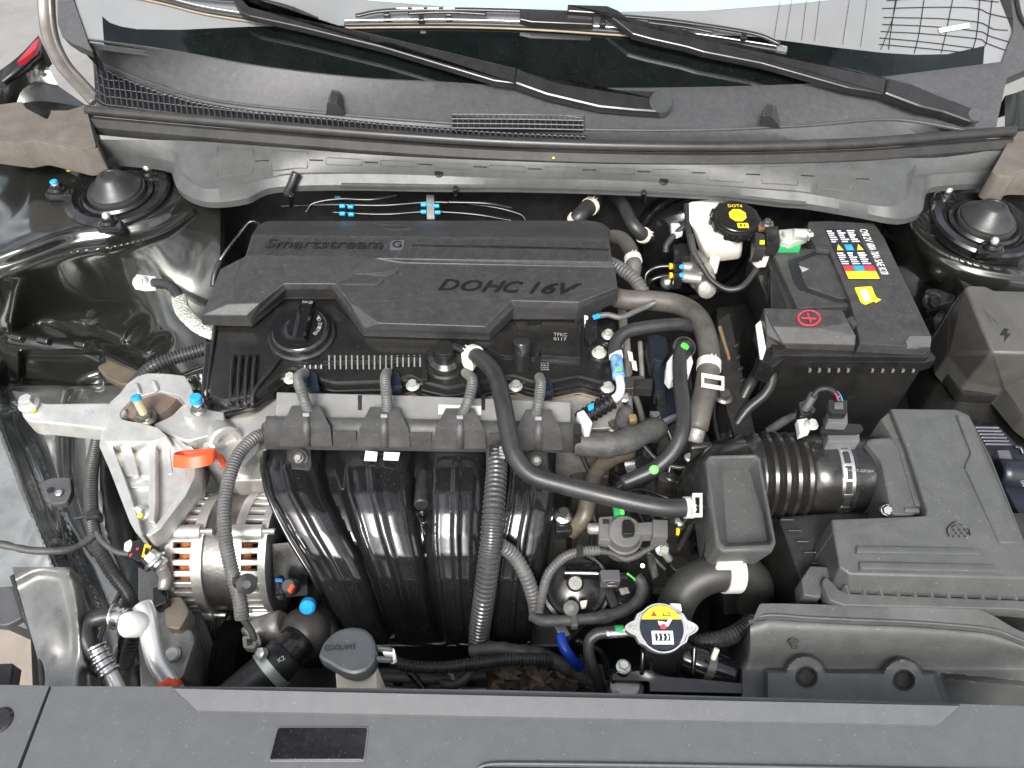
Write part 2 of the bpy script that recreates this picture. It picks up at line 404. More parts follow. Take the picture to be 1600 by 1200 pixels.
tp = [WS(*p, .0008) for p in ((560, -90), (575, 1), (700, 11), (800, 17), (950, 19), (1100, 17), (1220, 8), (1300, 0), (1320, -90))]
link('green_reflection', *loft([[p - WN * .0005 for p in tp], tp]), green_refl, ws)
mb = MB()                                            # reflected grid lines at the right edge, laid on the glass as thin tubes
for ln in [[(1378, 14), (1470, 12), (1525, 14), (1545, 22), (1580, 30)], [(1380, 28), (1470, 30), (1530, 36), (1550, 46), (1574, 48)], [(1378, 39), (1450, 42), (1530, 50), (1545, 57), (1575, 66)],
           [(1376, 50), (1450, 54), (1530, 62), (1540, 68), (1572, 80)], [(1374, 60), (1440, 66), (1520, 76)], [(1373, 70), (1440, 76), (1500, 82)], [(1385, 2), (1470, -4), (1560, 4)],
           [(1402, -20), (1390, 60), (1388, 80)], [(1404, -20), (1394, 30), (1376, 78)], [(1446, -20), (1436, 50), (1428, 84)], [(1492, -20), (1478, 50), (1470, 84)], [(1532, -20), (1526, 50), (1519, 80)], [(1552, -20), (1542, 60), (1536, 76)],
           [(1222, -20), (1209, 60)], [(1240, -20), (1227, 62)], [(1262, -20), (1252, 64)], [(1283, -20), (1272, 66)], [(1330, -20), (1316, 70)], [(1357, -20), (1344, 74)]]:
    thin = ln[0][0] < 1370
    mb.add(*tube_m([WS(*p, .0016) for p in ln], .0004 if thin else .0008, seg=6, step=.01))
mb.build('grid_reflection', blackp, ws)
stk = [WS(*p, .0035) for p in ((1465, 46), (1512, 38), (1514, 45), (1467, 53))]
link('sticker', *loft([[p - WN * .0006 for p in stk], stk]), mat('pale_green_print', (.7, .85, .78), .4), ws)

# ---- screen pillars, wing edges, hinge arms
pt = thing('pillar_trim', 'grey plastic pillar trim at the left end of the cowl', 'trim')
link('trim_panel', *loft([[WS(*p, -.02) for p in q] for q in [((92, -80), (93, 40), (100, 60), (118, 72), (150, 85), (158, 110), (139, 66), (117, 3), (100, -80))]] + [[WS(*p, .006) for p in ((92, -80), (93, 40), (100, 60), (118, 72), (150, 85), (158, 110), (139, 66), (117, 3), (100, -80))]]), cowlpl, pt)
pt = thing('pillar_trim', 'grey plastic pillar trim at the right end of the cowl', 'trim')
q = ((1567, -80), (1580, 33), (1580, 53), (1566, 90), (1562, 104), (1548, 125), (1520, 152), (1512, 162), (1514, 205), (1552, 208), (1562, 160), (1570, 125), (1600, 112), (1640, 95), (1640, 40), (1595, 34), (1575, -80))
link('trim_panel', *loft([[WS(*p, -.03) for p in q], [WS(*p, .006) for p in q]]), cowlpl, pt)
tube(pt, 'edge_strip', [WS(1574, -60, .01), WS(1586, 20, .01), WS(1600, 50, .01)], 3, satin)
hg = thing('hinge_arm', 'grey-brown bonnet hinge arm curving up at the left', 'hinge')
hp = [P(150, 158, .05), P(122, 128, .06), P(98, 100, .08), P(80, 62, .11), P(73, 15, .15), P(72, -60, .22)]
link('arm', *tube_m(hp, .0155, seg=12, flat=.45), mat('hinge_grey', (.13, .12, .11), .4, metal=.3, dust=.15, var=.15), hg)
link('arm_rib', *tube_m([p + Vector((.012, -.004, .004)) for p in hp], .005, seg=10), mat('hinge_grey', (.2,) * 3), hg)
wg = thing('front_wing', 'black painted wing edge below the hinge arm', 'wing')
strip(wg, 'wing_edge', [[(-60, 150, .05), (20, 95, .08), (60, 55, .1)], [(-60, 190, .03), (30, 122, .06), (72, 100, .07)], [(-60, 230, .02), (30, 150, .03), (90, 132, .04)]], paint, 20, .06, sub=3)
tube(wg, 'wing_rib', [P(5, 128, .062), P(30, 108, .075), P(60, 80, .09)], 4, satin)
bolt(wg, (66, 118, .075), 5, dsteel)
tag(link('red_reflector', *slab_m([(26, 96), (52, 66), (62, 58), (56, 76), (36, 92)], .105, .01, .002), mat('red_lens', (.5, .02, .04), .2, coat=.5)), 'red marking on the wing edge beside the hinge', 'reflector')
wl = thing('wing_mount', 'black bracket with a bolt under the left wing edge', 'bracket')
strip(wl, 'bracket_panel', [[(-60, 172, .03), (40, 130, .045), (88, 132, .05)], [(-60, 210, .0), (40, 160, .02), (140, 168, .03)]], satin, 16, .05, sub=2)
wr = thing('front_wing', 'black painted wing edge at the far right behind the foam block', 'wing')
strip(wr, 'wing_edge', [[(1570, 150, .06), (1600, 140, .07), (1660, 110, .08)], [(1570, 200, .03), (1610, 200, .03), (1660, 190, .03)]], paint, 14, .05, sub=2)

# ---- cowl panel under the screen
cw = thing('scuttle_panel', 'dusty grey plastic cowl panel below the windscreen', 'cowl panel')
ctop = [(139, 62), (270, 80), (400, 103), (560, 122), (700, 130), (830, 138), (1000, 139), (1200, 135), (1330, 127), (1567, 98)]
cmid = [(145, 92), (230, 128), (330, 156), (480, 174), (640, 188), (800, 198), (950, 203), (1100, 203), (1260, 196), (1370, 187), (1430, 190), (1520, 206)]
def along(ps, z): return [(x, y, z) for x, y in ps]
def wsz(ps, lift): return [WS(x, y, lift) for x, y in ps]
strip(cw, 'cowl_sheet', [wsz(ctop, .004), wsz([(x, y + 3) for x, y in ctop], .006), [W((x, y, .066)) for x, y in cmid]], cowlpl, 80, .02, sub=4)
strip(cw, 'front_wall', [[W((x, y - 1, .0665)) for x, y in cmid], [W((x, y + 3, .0672)) for x, y in cmid], [(150, 166, .05), (400, 190, .05), (600, 208, .05), (800, 217, .05), (1050, 222, .05), (1300, 217, .05), (1530, 208, .05)]], cowlpl, 80, .02)
tube(cw, 'edge_bead', [W((x, y, .068)) for x, y in cmid], 2.2, cowlpl)
def grille(parent, up, lo, x0, x1, pitch, rows, zf):
    mb = MB(); f = lambda ps, x: np.interp(x, [p[0] for p in ps], [p[1] for p in ps])
    n = int((x1 - x0) / pitch)
    for i in range(n + 1):
        x = x0 + i * pitch; yu, yl = f(up, x), f(lo, x + 4); a, b = P(x, yu, zf), P(x + (yl - yu) * .12, yl, zf)
        mb.add(*tube_m([a, b], .0011, seg=4, step=.02, cap=False))
        if i < n:                                    # arched top of each cell
            c = P(x + pitch, f(up, x + pitch), zf); m_ = (a + c) / 2
            mb.add(*tube_m([a, a.lerp(c, .25) + Vector((0, .0025, 0)), m_ + Vector((0, .0035, 0)), a.lerp(c, .75) + Vector((0, .0025, 0)), c], .0014, seg=4, step=.003, cap=False))
    for k in range(rows):                            # cross bars parallel to the front edge
        pts = []
        for x in np.linspace(x0, x1, 50):
            yl = f(lo, x) - k * 13.0
            if yl > f(up, x) - 1: pts.append(P(x, yl, zf - .001))
        if len(pts) > 2: mb.add(*tube_m(pts, .001, seg=4, step=.01, cap=False))
    o = mb.build('grille', cowlpl, parent, 60); o['kind'] = 'stuff'; return o
gup = [(148, 100), (160, 108), (185, 121), (220, 135), (260, 149), (300, 161), (350, 170), (400, 177), (500, 186), (600, 196), (700, 204), (800, 210), (917, 215)]
glo = [(148, 152), (165, 163), (250, 174), (400, 190), (600, 207), (800, 218), (917, 222)]
grille(cw, gup, glo, 150, 917, 8.8, 5, .068)
bk = [W((x, y - 4, .0665)) for x, y in gup] + [W((x, y + 3, .060)) for x, y in reversed(glo)]
link('grille_backing', *loft([[p - Vector((0, 0, .004)) for p in bk], [p - Vector((0, 0, .0004)) for p in bk]]), blackp, cw)
slab(cw, 'grille_backing', [(706, 164), (820, 166), (906, 178), (911, 202), (706, 199)], .0722, .006, blackp, .0005)
mb = MB()
for i in range(25):
    x = 706 + i * 8.6; mb.add(*tube_m([P(x, 163 + max(0, x - 820) * .16, .076), P(x + .8, 200 + (x - 706) * .012, .073)], .0012, seg=4, step=.02, cap=False))
for k in range(6):
    y = 164 + k * 7.2; mb.add(*tube_m([P(706 + max(0, 0), y, .0755), P(820, y + 1, .0755), P(912, y + 3 if k > 1 else y + 14, .0755)], .0012, seg=4, step=.02, cap=False))
mb.build('grille', cowlpl, cw, 60)['kind'] = 'stuff'
for nm, px, py, s in (('stop_block', 524, 160, 1), ('stop_block', 1204, 180, 1)):   # two bonnet stop blocks
    mb = MB(); b0 = [(px - 15, py + 22), (px + 17, py + 24), (px + 13, py + 6), (px - 13, py + 4)]; t0 = [(px - 13, py + 2), (px + 5, py + 3), (px + 8, py - 19), (px - 8, py - 20)]
    mb.add(*loft([[P(*p, .062) for p in b0], [P(p[0] * .5 + q[0] * .5, p[1] * .5 + q[1] * .5, .082) for p, q in zip(b0, t0)], fillet([P(*p, .1) for p in t0], .003, 1)[::2][:4]]))
    o = mb.build(nm, cowlpl, cw); link('rubber_pad', *slab_m([(px - 9, py - 1), (px + 3, py), (px + 5, py - 16), (px - 6, py - 17)], .1025, .003, .001, .002), rubber, o)

# ---- seal and strip along the front of the cowl
sl_ = [(136, 172), (267, 184), (420, 197), (613, 212), (800, 223), (1013, 229), (1180, 229), (1340, 224), (1447, 216), (1584, 205)]
rs = thing('bonnet_seal', 'long black rubber bonnet seal along the cowl front', 'seal')
tube(rs, 'seal_bulb', along(sl_, .066), 8.5, seal, seg=14)
strip(rs, 'seal_base', [[(x, y + 9, .060) for x, y in sl_], [(x, y + 13, .061) for x, y in sl_], [(x, y + 26, .052) for x, y in sl_], [(x, y + 30, .047) for x, y in sl_]], seal, 80, .01, sub=2)
link('yellow_dot', *lathe_m(P(865, 247, .058), Vector((0, -.4, .9)), [(.0022, 0), (.0022, .0008), (.001, .0012)], 12), yellow, rs)

# ---- cowl insulator panel
ci = thing('cowl_insulator', 'grey moulded panel with shallow grooves below the bonnet seal', 'panel')
rA = [(62, 216), (160, 218), (290, 220), (420, 229), (600, 243), (800, 252), (1000, 257), (1200, 256), (1400, 246), (1480, 238), (1600, 235)]
rB = [(62, 226), (160, 238), (262, 250), (285, 268), (305, 284), (335, 291), (420, 277), (467, 270), (627, 270), (820, 279), (933, 280), (1066, 286), (1220, 296), (1260, 300), (1340, 315), (1385, 320), (1410, 310), (1425, 285), (1440, 272), (1600, 262)]
rC = [(62, 236), (160, 248), (256, 259), (269, 275), (277, 293), (299, 309), (333, 316), (384, 310), (427, 293), (533, 289), (667, 291), (820, 292), (960, 296), (1120, 304), (1220, 315), (1260, 318), (1340, 331), (1393, 341), (1420, 340), (1441, 329), (1449, 299), (1475, 290), (1600, 283)]
def xs(ps, z, N=420):
    sp = smooth_path([Vector((p[0], p[1], 0)) for p in ps], 3); x = np.array([p.x for p in sp]); y = np.array([p.y for p in sp]); t = np.concatenate([[0], np.cumsum(np.hypot(np.diff(x), np.diff(y)))])
    xx = np.linspace(62, 1600, N); return [P(a, b, z) for a, b in zip(xx, np.interp(xx, x, y))]
rows = [xs(rA, .05), [p.lerp(q, .5) + Vector((0, -.002, .004)) for p, q in zip(xs(rA, .05), xs(rB, .022))], xs(rB, .022), [p.lerp(q, .25) + Vector((0, 0, .003)) for p, q in zip(xs(rB, .022), xs(rC, .008))], xs(rC, .008)]
rows = [[p - Vector((0, 0, .03)) for p in rows[0]]] + rows + [[p - Vector((0, 0, .012)) for p in rows[-1]]]
link('panel_sheet', *loft(rows, False, False, False), insul, ci, 28)
yA = lambda x: np.interp(x, [p[0] for p in rA], [p[1] for p in rA]); yB = lambda x: np.interp(x, [p[0] for p in rB], [p[1] for p in rB])
def CI(x, f, lift=0.):                               # a point on the upper face, f from its top edge to its bottom edge
    a, b = P(x, yA(x), .05), P(x, yB(x), .022); m_ = a.lerp(b, .5) + Vector((0, -.002, .004))
    p = a.lerp(m_, f * 2) if f < .5 else m_.lerp(b, f * 2 - 1); return p + Vector((0, -.5, .85)) * lift
for i, x in enumerate(range(340, 1360, 85)):
    q = fillet([CI(x, .12), CI(x + 56, .12), CI(x + 56, .82), CI(x, .82)] if i in (0, 1, 9, 10, 11) else [CI(x, .34), CI(x + 56, .34), CI(x + 56, .66), CI(x, .66)], .004, 3)
    o_ = [(x, .12, .82)] if i in (0, 1, 9, 10, 11) else [(x, .34, .66)]; x1 = x + 56; f0, f1 = o_[0][1:]
    pp = [CI(x + 2, f0, .0006)] + [CI(x + 56 * k / 6, f0, .0006) for k in range(1, 6)] + [CI(x1 - 2, f0, .0006), CI(x1, f0 + .06, .0006), CI(x1, f1 - .06, .0006), CI(x1 - 2, f1, .0006)] + [CI(x1 - 56 * k / 6, f1, .0006) for k in range(1, 6)] + [CI(x + 2, f1, .0006), CI(x, f1 - .06, .0006), CI(x, f0 + .06, .0006), CI(x + 2, f0, .0006)]
    link('pad_outline', *tube_m(pp, .0007, seg=6, step=.004), insul, ci); mb = MB()
    mb.add(*tube_m([CI(x + 60, .5, .0006), CI(x + 81, .5, .0006)], .0012, seg=6, step=.006)); mb.build('groove', dark, ci)
for x in (686, 1037): bolt(ci, CI(x, .93), 5, satin, (0, -.4, .9), .3, 'clip')
tube(ci, 'drain_tube', [(463, 270, .03), (455, 290, .012), (449, 304, -.004)], 7, satin)
for x, y in ((712, 302), (1006, 308), (455, 312)): tube(ci, 'locating_peg', [(x, y - 8, .01), (x, y + 8, -.03)], 4, gloss)
strip(ci, 'front_rib', [[(x, y - 4, .0102) for x, y in rC[9:16]], [(x, y - 2, .0115) for x, y in rC[9:16]], [(x, y, .0105) for x, y in rC[9:16]]], insul, 60, .004)

# ---- the opened bonnet: its hinge arms show at the sides, the lid itself stands above the frame
bo = thing('bonnet', 'opened black bonnet standing above the bay with its padded underside facing down', 'bonnet')
def bpt(x, t, lift): a, b = Vector((x, .78, .42)), Vector((x * .86, .16, 1.22)); nz = Vector((0, -.79, -.61)); return a.lerp(b, t) + nz * lift
rows = [[bpt(x, t, .04 * math.cos(x * 1.4) * math.sin(math.pi * min(1, t + .05))) for x in np.linspace(-.74, .74, 15)] for t in np.linspace(0, 1, 10)]
vs, fs = loft(rows, False, False, False); vs2, fs2 = loft([[p - Vector((0, -.79, -.61)) * .03 for p in r] for r in rows], False, False, False)
link('bonnet_pad', vs, fs, mat('bonnet_pad_felt', (.02, .02, .02), .8), bo); link('bonnet_skin', vs2, fs2, paint, bo)

# ---- foam blocks at the ends of the cowl
fb = thing('foam_block', 'taupe foam filler block at the left end of the seal', 'foam block')
slab(fb, 'block', [(-40, 168), (35, 158), (40, 168), (55, 176), (74, 186), (80, 172), (105, 172), (134, 163), (142, 185), (155, 233), (125, 237), (90, 228), (55, 220), (30, 225), (-40, 216)], .058, .05, taupe, .008, .006)
slab(fb, 'raised_lip', [(78, 172), (105, 174), (134, 164), (150, 228), (125, 232), (90, 222), (88, 195)], .064, .01, taupe, .004, .005)
fb = thing('foam_block', 'taupe foam filler block at the right end of the seal', 'foam block')
slab(fb, 'block', [(1549, 268), (1562, 245), (1583, 206), (1600, 204), (1660, 196), (1660, 268), (1600, 266), (1590, 268), (1586, 276), (1560, 275)], .058, .05, taupe, .007, .006)

# ---- inner wing panels
def sm2(ps): return [(p.x, p.y) for p in smooth_path([Vector((a, b, 0)) for a, b in ps], 3)]
def poly_y(ps, x): ps = sm2(ps); return np.interp(x, [p[0] for p in ps], [p[1] for p in ps])
def poly_x(ps, y): ps = sm2(ps); return np.interp(y, [p[1] for p in ps], [p[0] for p in ps])
def ss(t): t = np.clip(t, 0, 1); return t * t * (3 - 2 * t)
def ridge(x, y, ps, wd, hgt):
    d = np.full(x.shape, 1e9); ps = [(p.x, p.y) for p in smooth_path([Vector((a, b, 0)) for a, b in ps], 8)]
    for (ax, ay), (bx, by) in zip(ps, ps[1:]):
        t = np.clip(((x - ax) * (bx - ax) + (y - ay) * (by - ay)) / ((bx - ax) ** 2 + (by - ay) ** 2 + 1e-9), 0, 1)
        d = np.minimum(d, np.hypot(x - ax - t * (bx - ax), y - ay - t * (by - ay)))
    return hgt * np.exp(-(d / wd) ** 2)
def blob(x, y, cx, cy, rx, ry, a, hgt):
    dx, dy = x - cx, y - cy; c, s = math.cos(R(a)), math.sin(R(a)); return hgt * np.exp(-(((dx * c + dy * s) / rx) ** 2 + ((-dx * s + dy * c) / ry) ** 2) ** 1.5)
def relief(parent, name, x0, x1, y0, y1, step, hf, m, keep=None):
    X, Y = np.meshgrid(np.arange(x0, x1 + 1, step, float), np.arange(y0, y1 + 1, step, float)); H = hf(X, Y); ny, nx = X.shape
    vs = [P(X[j, i], Y[j, i], H[j, i]) for j in range(ny) for i in range(nx)]
    fs = [(j * nx + i, (j + 1) * nx + i, (j + 1) * nx + i + 1, j * nx + i + 1) for j in range(ny - 1) for i in range(nx - 1) if keep is None or keep(X[j, i], Y[j, i])]
    # turn the rim down so that the sheet has a closed edge
    k = len(vs); rim = [i for i in range(nx)] + [j * nx + nx - 1 for j in range(1, ny)] + [(ny - 1) * nx + i for i in range(nx - 2, -1, -1)] + [j * nx for j in range(ny - 2, 0, -1)]
    if keep is None:
        vs += [vs[i] - Vector((0, 0, .03)) for i in rim]
        for a in range(len(rim)): b = (a + 1) % len(rim); fs.append((rim[b], rim[a], k + a, k + b))
    return link(name, vs, fs, m, parent, 50, recalc=False)
def left_wing(x, y):
    yr = poly_y([(-60, 445), (5, 432), (100, 398), (180, 385), (250, 366), (310, 330), (345, 315)], x)
    yb = poly_y([(-60, 540), (10, 525), (60, 505), (130, 505), (200, 535), (260, 585), (345, 640)], x)
    h = np.full(x.shape, -.03)
    h = h - .022 * ss((y - yr + 40) / 40)
    t = (y - yr) / (yb - yr); h = h - .20 * np.clip(t, 0, 1) ** 1.1
    h = h - .03 * np.clip((y - yb) / 300, 0, 1)
    h = h + ridge(x, y, [(5, 430), (100, 395), (180, 383), (250, 364), (300, 332)], 7, .006)
    h = h - .03 * ss((60 - x) / 80) * ss((370 - y) / 80)
    for b in ((165, 493, 32, 15, -12, -.014), (212, 520, 22, 11, -48, -.014), (247, 544, 22, 11, -48, -.014)): h = h + blob(x, y, *b)
    h = h + blob(x, y, 50, 375, 60, 24, -18, .008)
    # shelf below the tower with a folded lip, then a pocket
    h = h + ridge(x, y, [(15, 522), (60, 528), (140, 543), (225, 582)], 12, .012)
    h = h - .016 * ss((y - 546) / 8) * ss((y * .0 + 600 - y + (x - 30) * .1) / 12) * ss((x - 28) / 8) * ss((165 - x) / 10)
    # side panel below with one long upright channel
    h = h + .012 * ss((y - 596) / 14) * ss((118 - x) / 26) - ridge(x, y, [(215, 606), (160, 600), (126, 618), (114, 660), (112, 720), (124, 790), (150, 850)], 13, .020)
    h = h + blob(x, y, 74, 668, 34, 36, 0, .010) + blob(x, y, 80, 840, 30, 46, 25, .010)
    xd = poly_x([(345, 560), (260, 600), (180, 650), (160, 720), (170, 830), (195, 920), (180, 1075)], y)
    h = h - .15 * ss((x - xd + 6) / 50) * ss((y - 560) / 50)
    xa = poly_x([(-20, 520), (10, 560), (20, 640), (52, 730), (98, 850), (146, 960), (190, 1090)], y)
    h = h + .07 * ss((xa - x) / 30) * ss((y - 540) / 60) - ridge(x, y, [(30, 640), (76, 745), (116, 855), (160, 955)], 7, .012) - ridge(x, y, [(8, 640), (40, 745), (84, 855), (130, 955)], 5, .004)
    return h
iw = thing('inner_wing', 'dented glossy black inner wing panel on the left of the bay', 'body panel')
relief(iw, 'wing_sheet', -60, 345, 226, 602, 2, left_wing, paint); relief(iw, 'apron_sheet', -60, 345, 594, 1100, 4, lambda x, y: left_wing(x, y) - .0015 - .006 * ss((604 - y) / 10), apron)
slab(iw, 'grey_plate', [(66, 752), (80, 746), (110, 745), (112, 768), (104, 786), (80, 788), (70, 770)], -.175, .01, mat('blue_grey_steel', (.085, .085, .09), .45, metal=.2), .002, .006)
bolt(iw, (92, 770, -.172), 4, steel, hh=.3); link('hole', *lathe_m(P(79, 766, -.1745), Vector((0, 0, 1)), [(.005, 0), (.005, .0012)], 14), blackp, iw)
slab(iw, 'tan_gusset', [(150, 572), (172, 562), (205, 576), (228, 582), (214, 598), (190, 602), (165, 590)], -.155, .012, mat('tan_steel', (.13, .105, .07), .5, metal=.3, dust=.2), .003, .008)
for pxy in ((20, 525), (62, 530), (120, 536)): tube(iw, 'weld_fold', [(pxy[0], pxy[1], -.172), (pxy[0] + 16, pxy[1] + 4, -.172)], 7, paint)
def right_wing(x, y):
    yr = poly_y([(1380, 330), (1420, 350), (1460, 385), (1520, 410), (1600, 422), (1660, 425)], x)
    h = np.full(x.shape, -.03) - .02 * ss((y - yr + 40) / 40) - .16 * ss((y - yr) / 130)
    h = h - .10 * ss((1425 - x + (y - 330) * .15) / 60)
    h = h + ridge(x, y, [(1420, 352), (1460, 386), (1520, 410), (1600, 423), (1660, 426)], 6, .006) + blob(x, y, 1450, 432, 22, 12, 0, .012)
    return h
iw = thing('inner_wing', 'glossy black inner wing panel on the right of the bay', 'body panel')
relief(iw, 'wing_sheet', 1385, 1660, 280, 560, 3, right_wing, paint)
bolt(iw, (1455, 470, -.07), 10, gloss, (0, -.8, .6)); slab(iw, 'plate', [(1446, 452), (1462, 450), (1494, 462), (1488, 472), (1452, 482), (1444, 470)], -.08, .01, gloss, .003, .004)

# ---- suspension tower tops
def strut(px, py, nuts, label, z=-.018):
    t = thing('suspension_mount', label, 'suspension mount', 'suspension tower tops'); c = P(px, py + 12, z); s = pxr(c)
    lathe(t, 'flange', c, Vector((0, -.06, 1)), [(80 * s, -.02), (80 * s, -.004), (76 * s, 0), (66 * s, .001), (62 * s, -.004), (56 * s, -.006), (52 * s, -.012)], gloss, 48)
    lathe(t, 'bearing_ring', c, Vector((0, -.06, 1)), [(54 * s, -.02), (54 * s, -.004), (50 * s, 0), (46 * s, -.003), (44 * s, -.008)], satin, 48)
    lathe(t, 'dust_cap', c, Vector((0, -.06, 1)), [(44 * s, -.012), (44 * s, .0), (43 * s, .003), (40 * s, .0035), (40 * s, .007), (38 * s, .009), (34 * s, .012), (27 * s, .020), (19 * s, .031), (15 * s, .034), (11 * s, .035), (10 * s, .0335)], rubber, 48, 50)
    for nx, ny, cap in nuts:
        p = P(nx, ny + 8, z + .002); link('stud_plate', *slab_m([(nx - 22, ny + 18), (nx + 22, ny + 18), (nx + 18, ny + 2), (nx - 18, ny + 2)], z + .002, .012, .003, .008), gloss, t)
        b = bolt_m(p, 9 * s, Vector((0, 0, 1)), .8, 1.5).build('nut', gloss, t)
        lathe(b, 'stud', p, Vector((0, 0, 1)), [(5.5 * s, 0), (5.5 * s, .014), (4 * s, .017), (1 * s, .0175)], zinc, 14)
        if cap: lathe(b, 'paint_cap', p + Vector((0, 0, .0135)), Vector((0, 0, 1)), [(5.8 * s, 0), (5.8 * s, .003), (4.2 * s, .0045)], blue, 14)
    return t
t = strut(182, 285, [(233, 262, 0), (90, 287, 1), (170, 338, 0)], 'black domed suspension tower top on the left inner wing')
link('yellow_dot', *lathe_m(P(108, 266, -.02), Vector((0, 0, 1)), [(.005, 0), (.005, .0012), (.003, .002)], 14), yellow, t)
strut(1541, 332, [(1478, 297, 0), (1549, 377, 0)], 'black domed suspension tower top on the right inner wing')
# ================================================================ engine: cover, cam cover, coil rail, manifold, alternator, mount
def prism(parent, name, left, right, m, ang=25): # one cross-section swept between two ends
    return link(name, *loft([[W(p) for p in left], [W(p) for p in right]]), m, parent, ang)

ec = thing('engine_cover', 'wide matt grey-black engine cover with raised lettering', 'engine cover')
V = dict(a1=(403, 351, -.022), a2=(417, 345, -.028), a3=(918, 344, -.028), a4=(941, 348, -.024), a5=(953, 357, -.016), b1=(393, 367, 0), b2=(952, 372, 0),
         c0=(377, 404, -.012), c1=(383, 400, 0), c2=(580, 403, 0), c3=(957, 409, 0), d1=(631, 411, -.009), d2=(961, 418, -.009), e1=(965, 449, -.012), e2=(967, 456, -.024),
         f1=(904, 472, -.014), f2=(903, 483, -.026), f3=(900, 500, -.05), g1=(799, 469, -.014), g2=(803, 480, -.026), g3=(800, 500, -.05), h1=(757, 510, -.016), h2=(765, 520, -.028), h3=(766, 526, -.04),
         i1=(591, 505, -.016), i0=(569, 513, -.028), i3=(567, 520, -.04), t1=(545, 472, -.011), j1=(524, 443, -.007), j2=(520, 452, -.018), j3=(523, 465, -.045), k1=(444, 443, -.007), k2=(447, 452, -.018), k3=(445, 465, -.045),
         l1=(406, 474, -.012), m1=(355, 475, -.012), n0=(344, 420, -.022), n1=(316, 492, -.024), n2=(385, 493, -.024), n3=(391, 502, -.036), n4=(313, 500, -.036))
F = ['a1 a2 a3 a4 a5 b2 b1', 'b1 b2 c3 c2 c1', 'c1 m1 n1 n0 c0', 'c1 c2 j1 k1 l1 m1', 'm1 l1 n2 n1', 'n2 l1 k1 k2 n3', 'n1 n2 n3 n4', 'k1 j1 j2 k2', 'k2 j2 j3 k3', 'n3 k2 k3', 'j1 t1 i0 j2', 'j2 i0 i3 j3', 'j1 c2 d1 t1',
     'c2 c3 d2 d1', 'd1 d2 e1 f1 g1 h1 i1 t1', 't1 i1 i0', 'i1 h1 h2 i0', 'i0 h2 h3 i3', 'h1 g1 g2 h2', 'h2 g2 g3 h3', 'g1 f1 f2 g2', 'g2 f2 f3 g3', 'f1 e1 e2 f2', 'f2 e2 f3', 'c3 d2', 'd2 e1']
facets(ec, 'shell', V, [tuple(f.split()) for f in F if len(f.split()) > 2], coverpl, bottom=-.0475, bev=.0016)
mb = MB()                                            # slanted ridges of the woven-look band
for x in np.arange(362, 960, 4.6):
    pts = []
    for t in np.linspace(0.05, .95, 13):
        px = x + 24 * t; py = 400 + (px - 383) * .0157 - 32.5 * t
        if 383 + 10 * t + 3 < px < 956 - 5 * t - 3: pts.append((px, py))
    if len(pts) > 2:
        a, b = P(*pts[0], 0), P(*pts[-1], 0); d = (b - a).normalized(); n = d.cross(Vector((0, 0, 1))) * .0011
        mb.add(*loft([[a - n, a + n, a + Vector((0, 0, .0014))], [b - n, b + n, b + Vector((0, 0, .0014))]]))
mb.build('ridged_band', coverpl, ec, 20)['kind'] = 'stuff'
lettm = mat('dark_satin_lettering', (.02, .02, .021), .3, metal=.4, var=.05)
text(ec, 'lettering', 'Smartstream', P(414, 388, .0014), P(600, 389, .0014), P(414, 374, .0014), lettm, thick=.0016, shear=.35)
lg = slab(ec, 'logo_plate', [(609, 389), (626, 389), (631, 386), (632, 375), (614, 375), (610, 378)], .0028, .003, mat('logo_grey', (.13, .14, .16), .35, metal=.5), .0006, .002)
text(lg, 'lettering', 'G', P(613, 387, .003), P(628, 387, .003), P(613, 377, .003), blackp, thick=.0006, bold=.01)
mb = MB(); mb.add(*slab_m([(645, 380), (952, 387), (952, 390), (645, 383)], .0026, .003, .0006)); mb.build('trim_line', gloss, ec)
lettm2 = mat('black_raised_lettering', (.012, .012, .013), .25, coat=.3, var=.05)
for ch, x0, x1 in (('D', 684, 719), ('O', 720, 754), ('H', 752, 791), ('C', 786, 818), ('1', 827, 845), ('6', 845, 872), ('V', 875, 909)):
    y0, y1 = 455 + (x0 - 684) * .032, 455 + (x1 - 684) * .032
    text(ec, 'lettering', ch, P(x0, y0, -.0118), P(x1, y1, -.0118), P(x0, y0 - 17.5, -.0105), lettm2, thick=.0028, shear=.45, bold=.012)
for q in ([(555, 428, -.006), (604, 433, -.0078), (613, 430, -.0078), (622, 424, -.0075), (612, 424, -.005)], [(531, 445, -.0066), (583, 447, -.009), (594, 444, -.009), (600, 437, -.0085), (590, 441, -.0075)],
          [(575, 349, -.021), (622, 350, -.019), (626, 352, -.018), (600, 352, -.018)], [(588, 356, -.013), (634, 356, -.0125), (640, 359, -.010), (612, 359, -.010)]):
    slab(ec, 'emblem_stroke', q, None, .004, coverpl, .0008, lift=.0016)

# ---- cam cover
vc = thing('cam_cover', 'shiny black cam cover with cooling fins and bolts below the engine cover', 'cam cover')
vo = [(330, 508), (345, 495), (420, 468), (530, 468), (575, 512), (770, 516), (805, 495), (905, 495), (952, 512), (960, 545), (962, 592), (940, 600), (905, 590), (860, 598), (830, 598), (800, 588), (760, 596), (700, 608), (665, 600), (640, 588), (615, 597), (520, 600), (485, 590), (455, 576), (430, 594), (395, 620), (350, 628), (326, 620), (322, 590), (326, 560)]
slab(vc, 'cover_body', vo, -.055, .03, satin, .005, .006)
vf = [(322, 500), (340, 488), (960, 500), (967, 545), (968, 606), (945, 614), (905, 604), (862, 613), (830, 612), (800, 602), (762, 611), (700, 622), (660, 613), (640, 602), (615, 612), (520, 614), (485, 606), (456, 592), (432, 612), (398, 637), (345, 646), (318, 640), (314, 600), (318, 555)]
slab(vc, 'flange', [(x, y - 2) for x, y in vf], -.070, .012, gloss, .003, .008)
slab(vc, 'flange', [(x, y + 4) for x, y in vf], -.077, .008, satin, .002, .008)
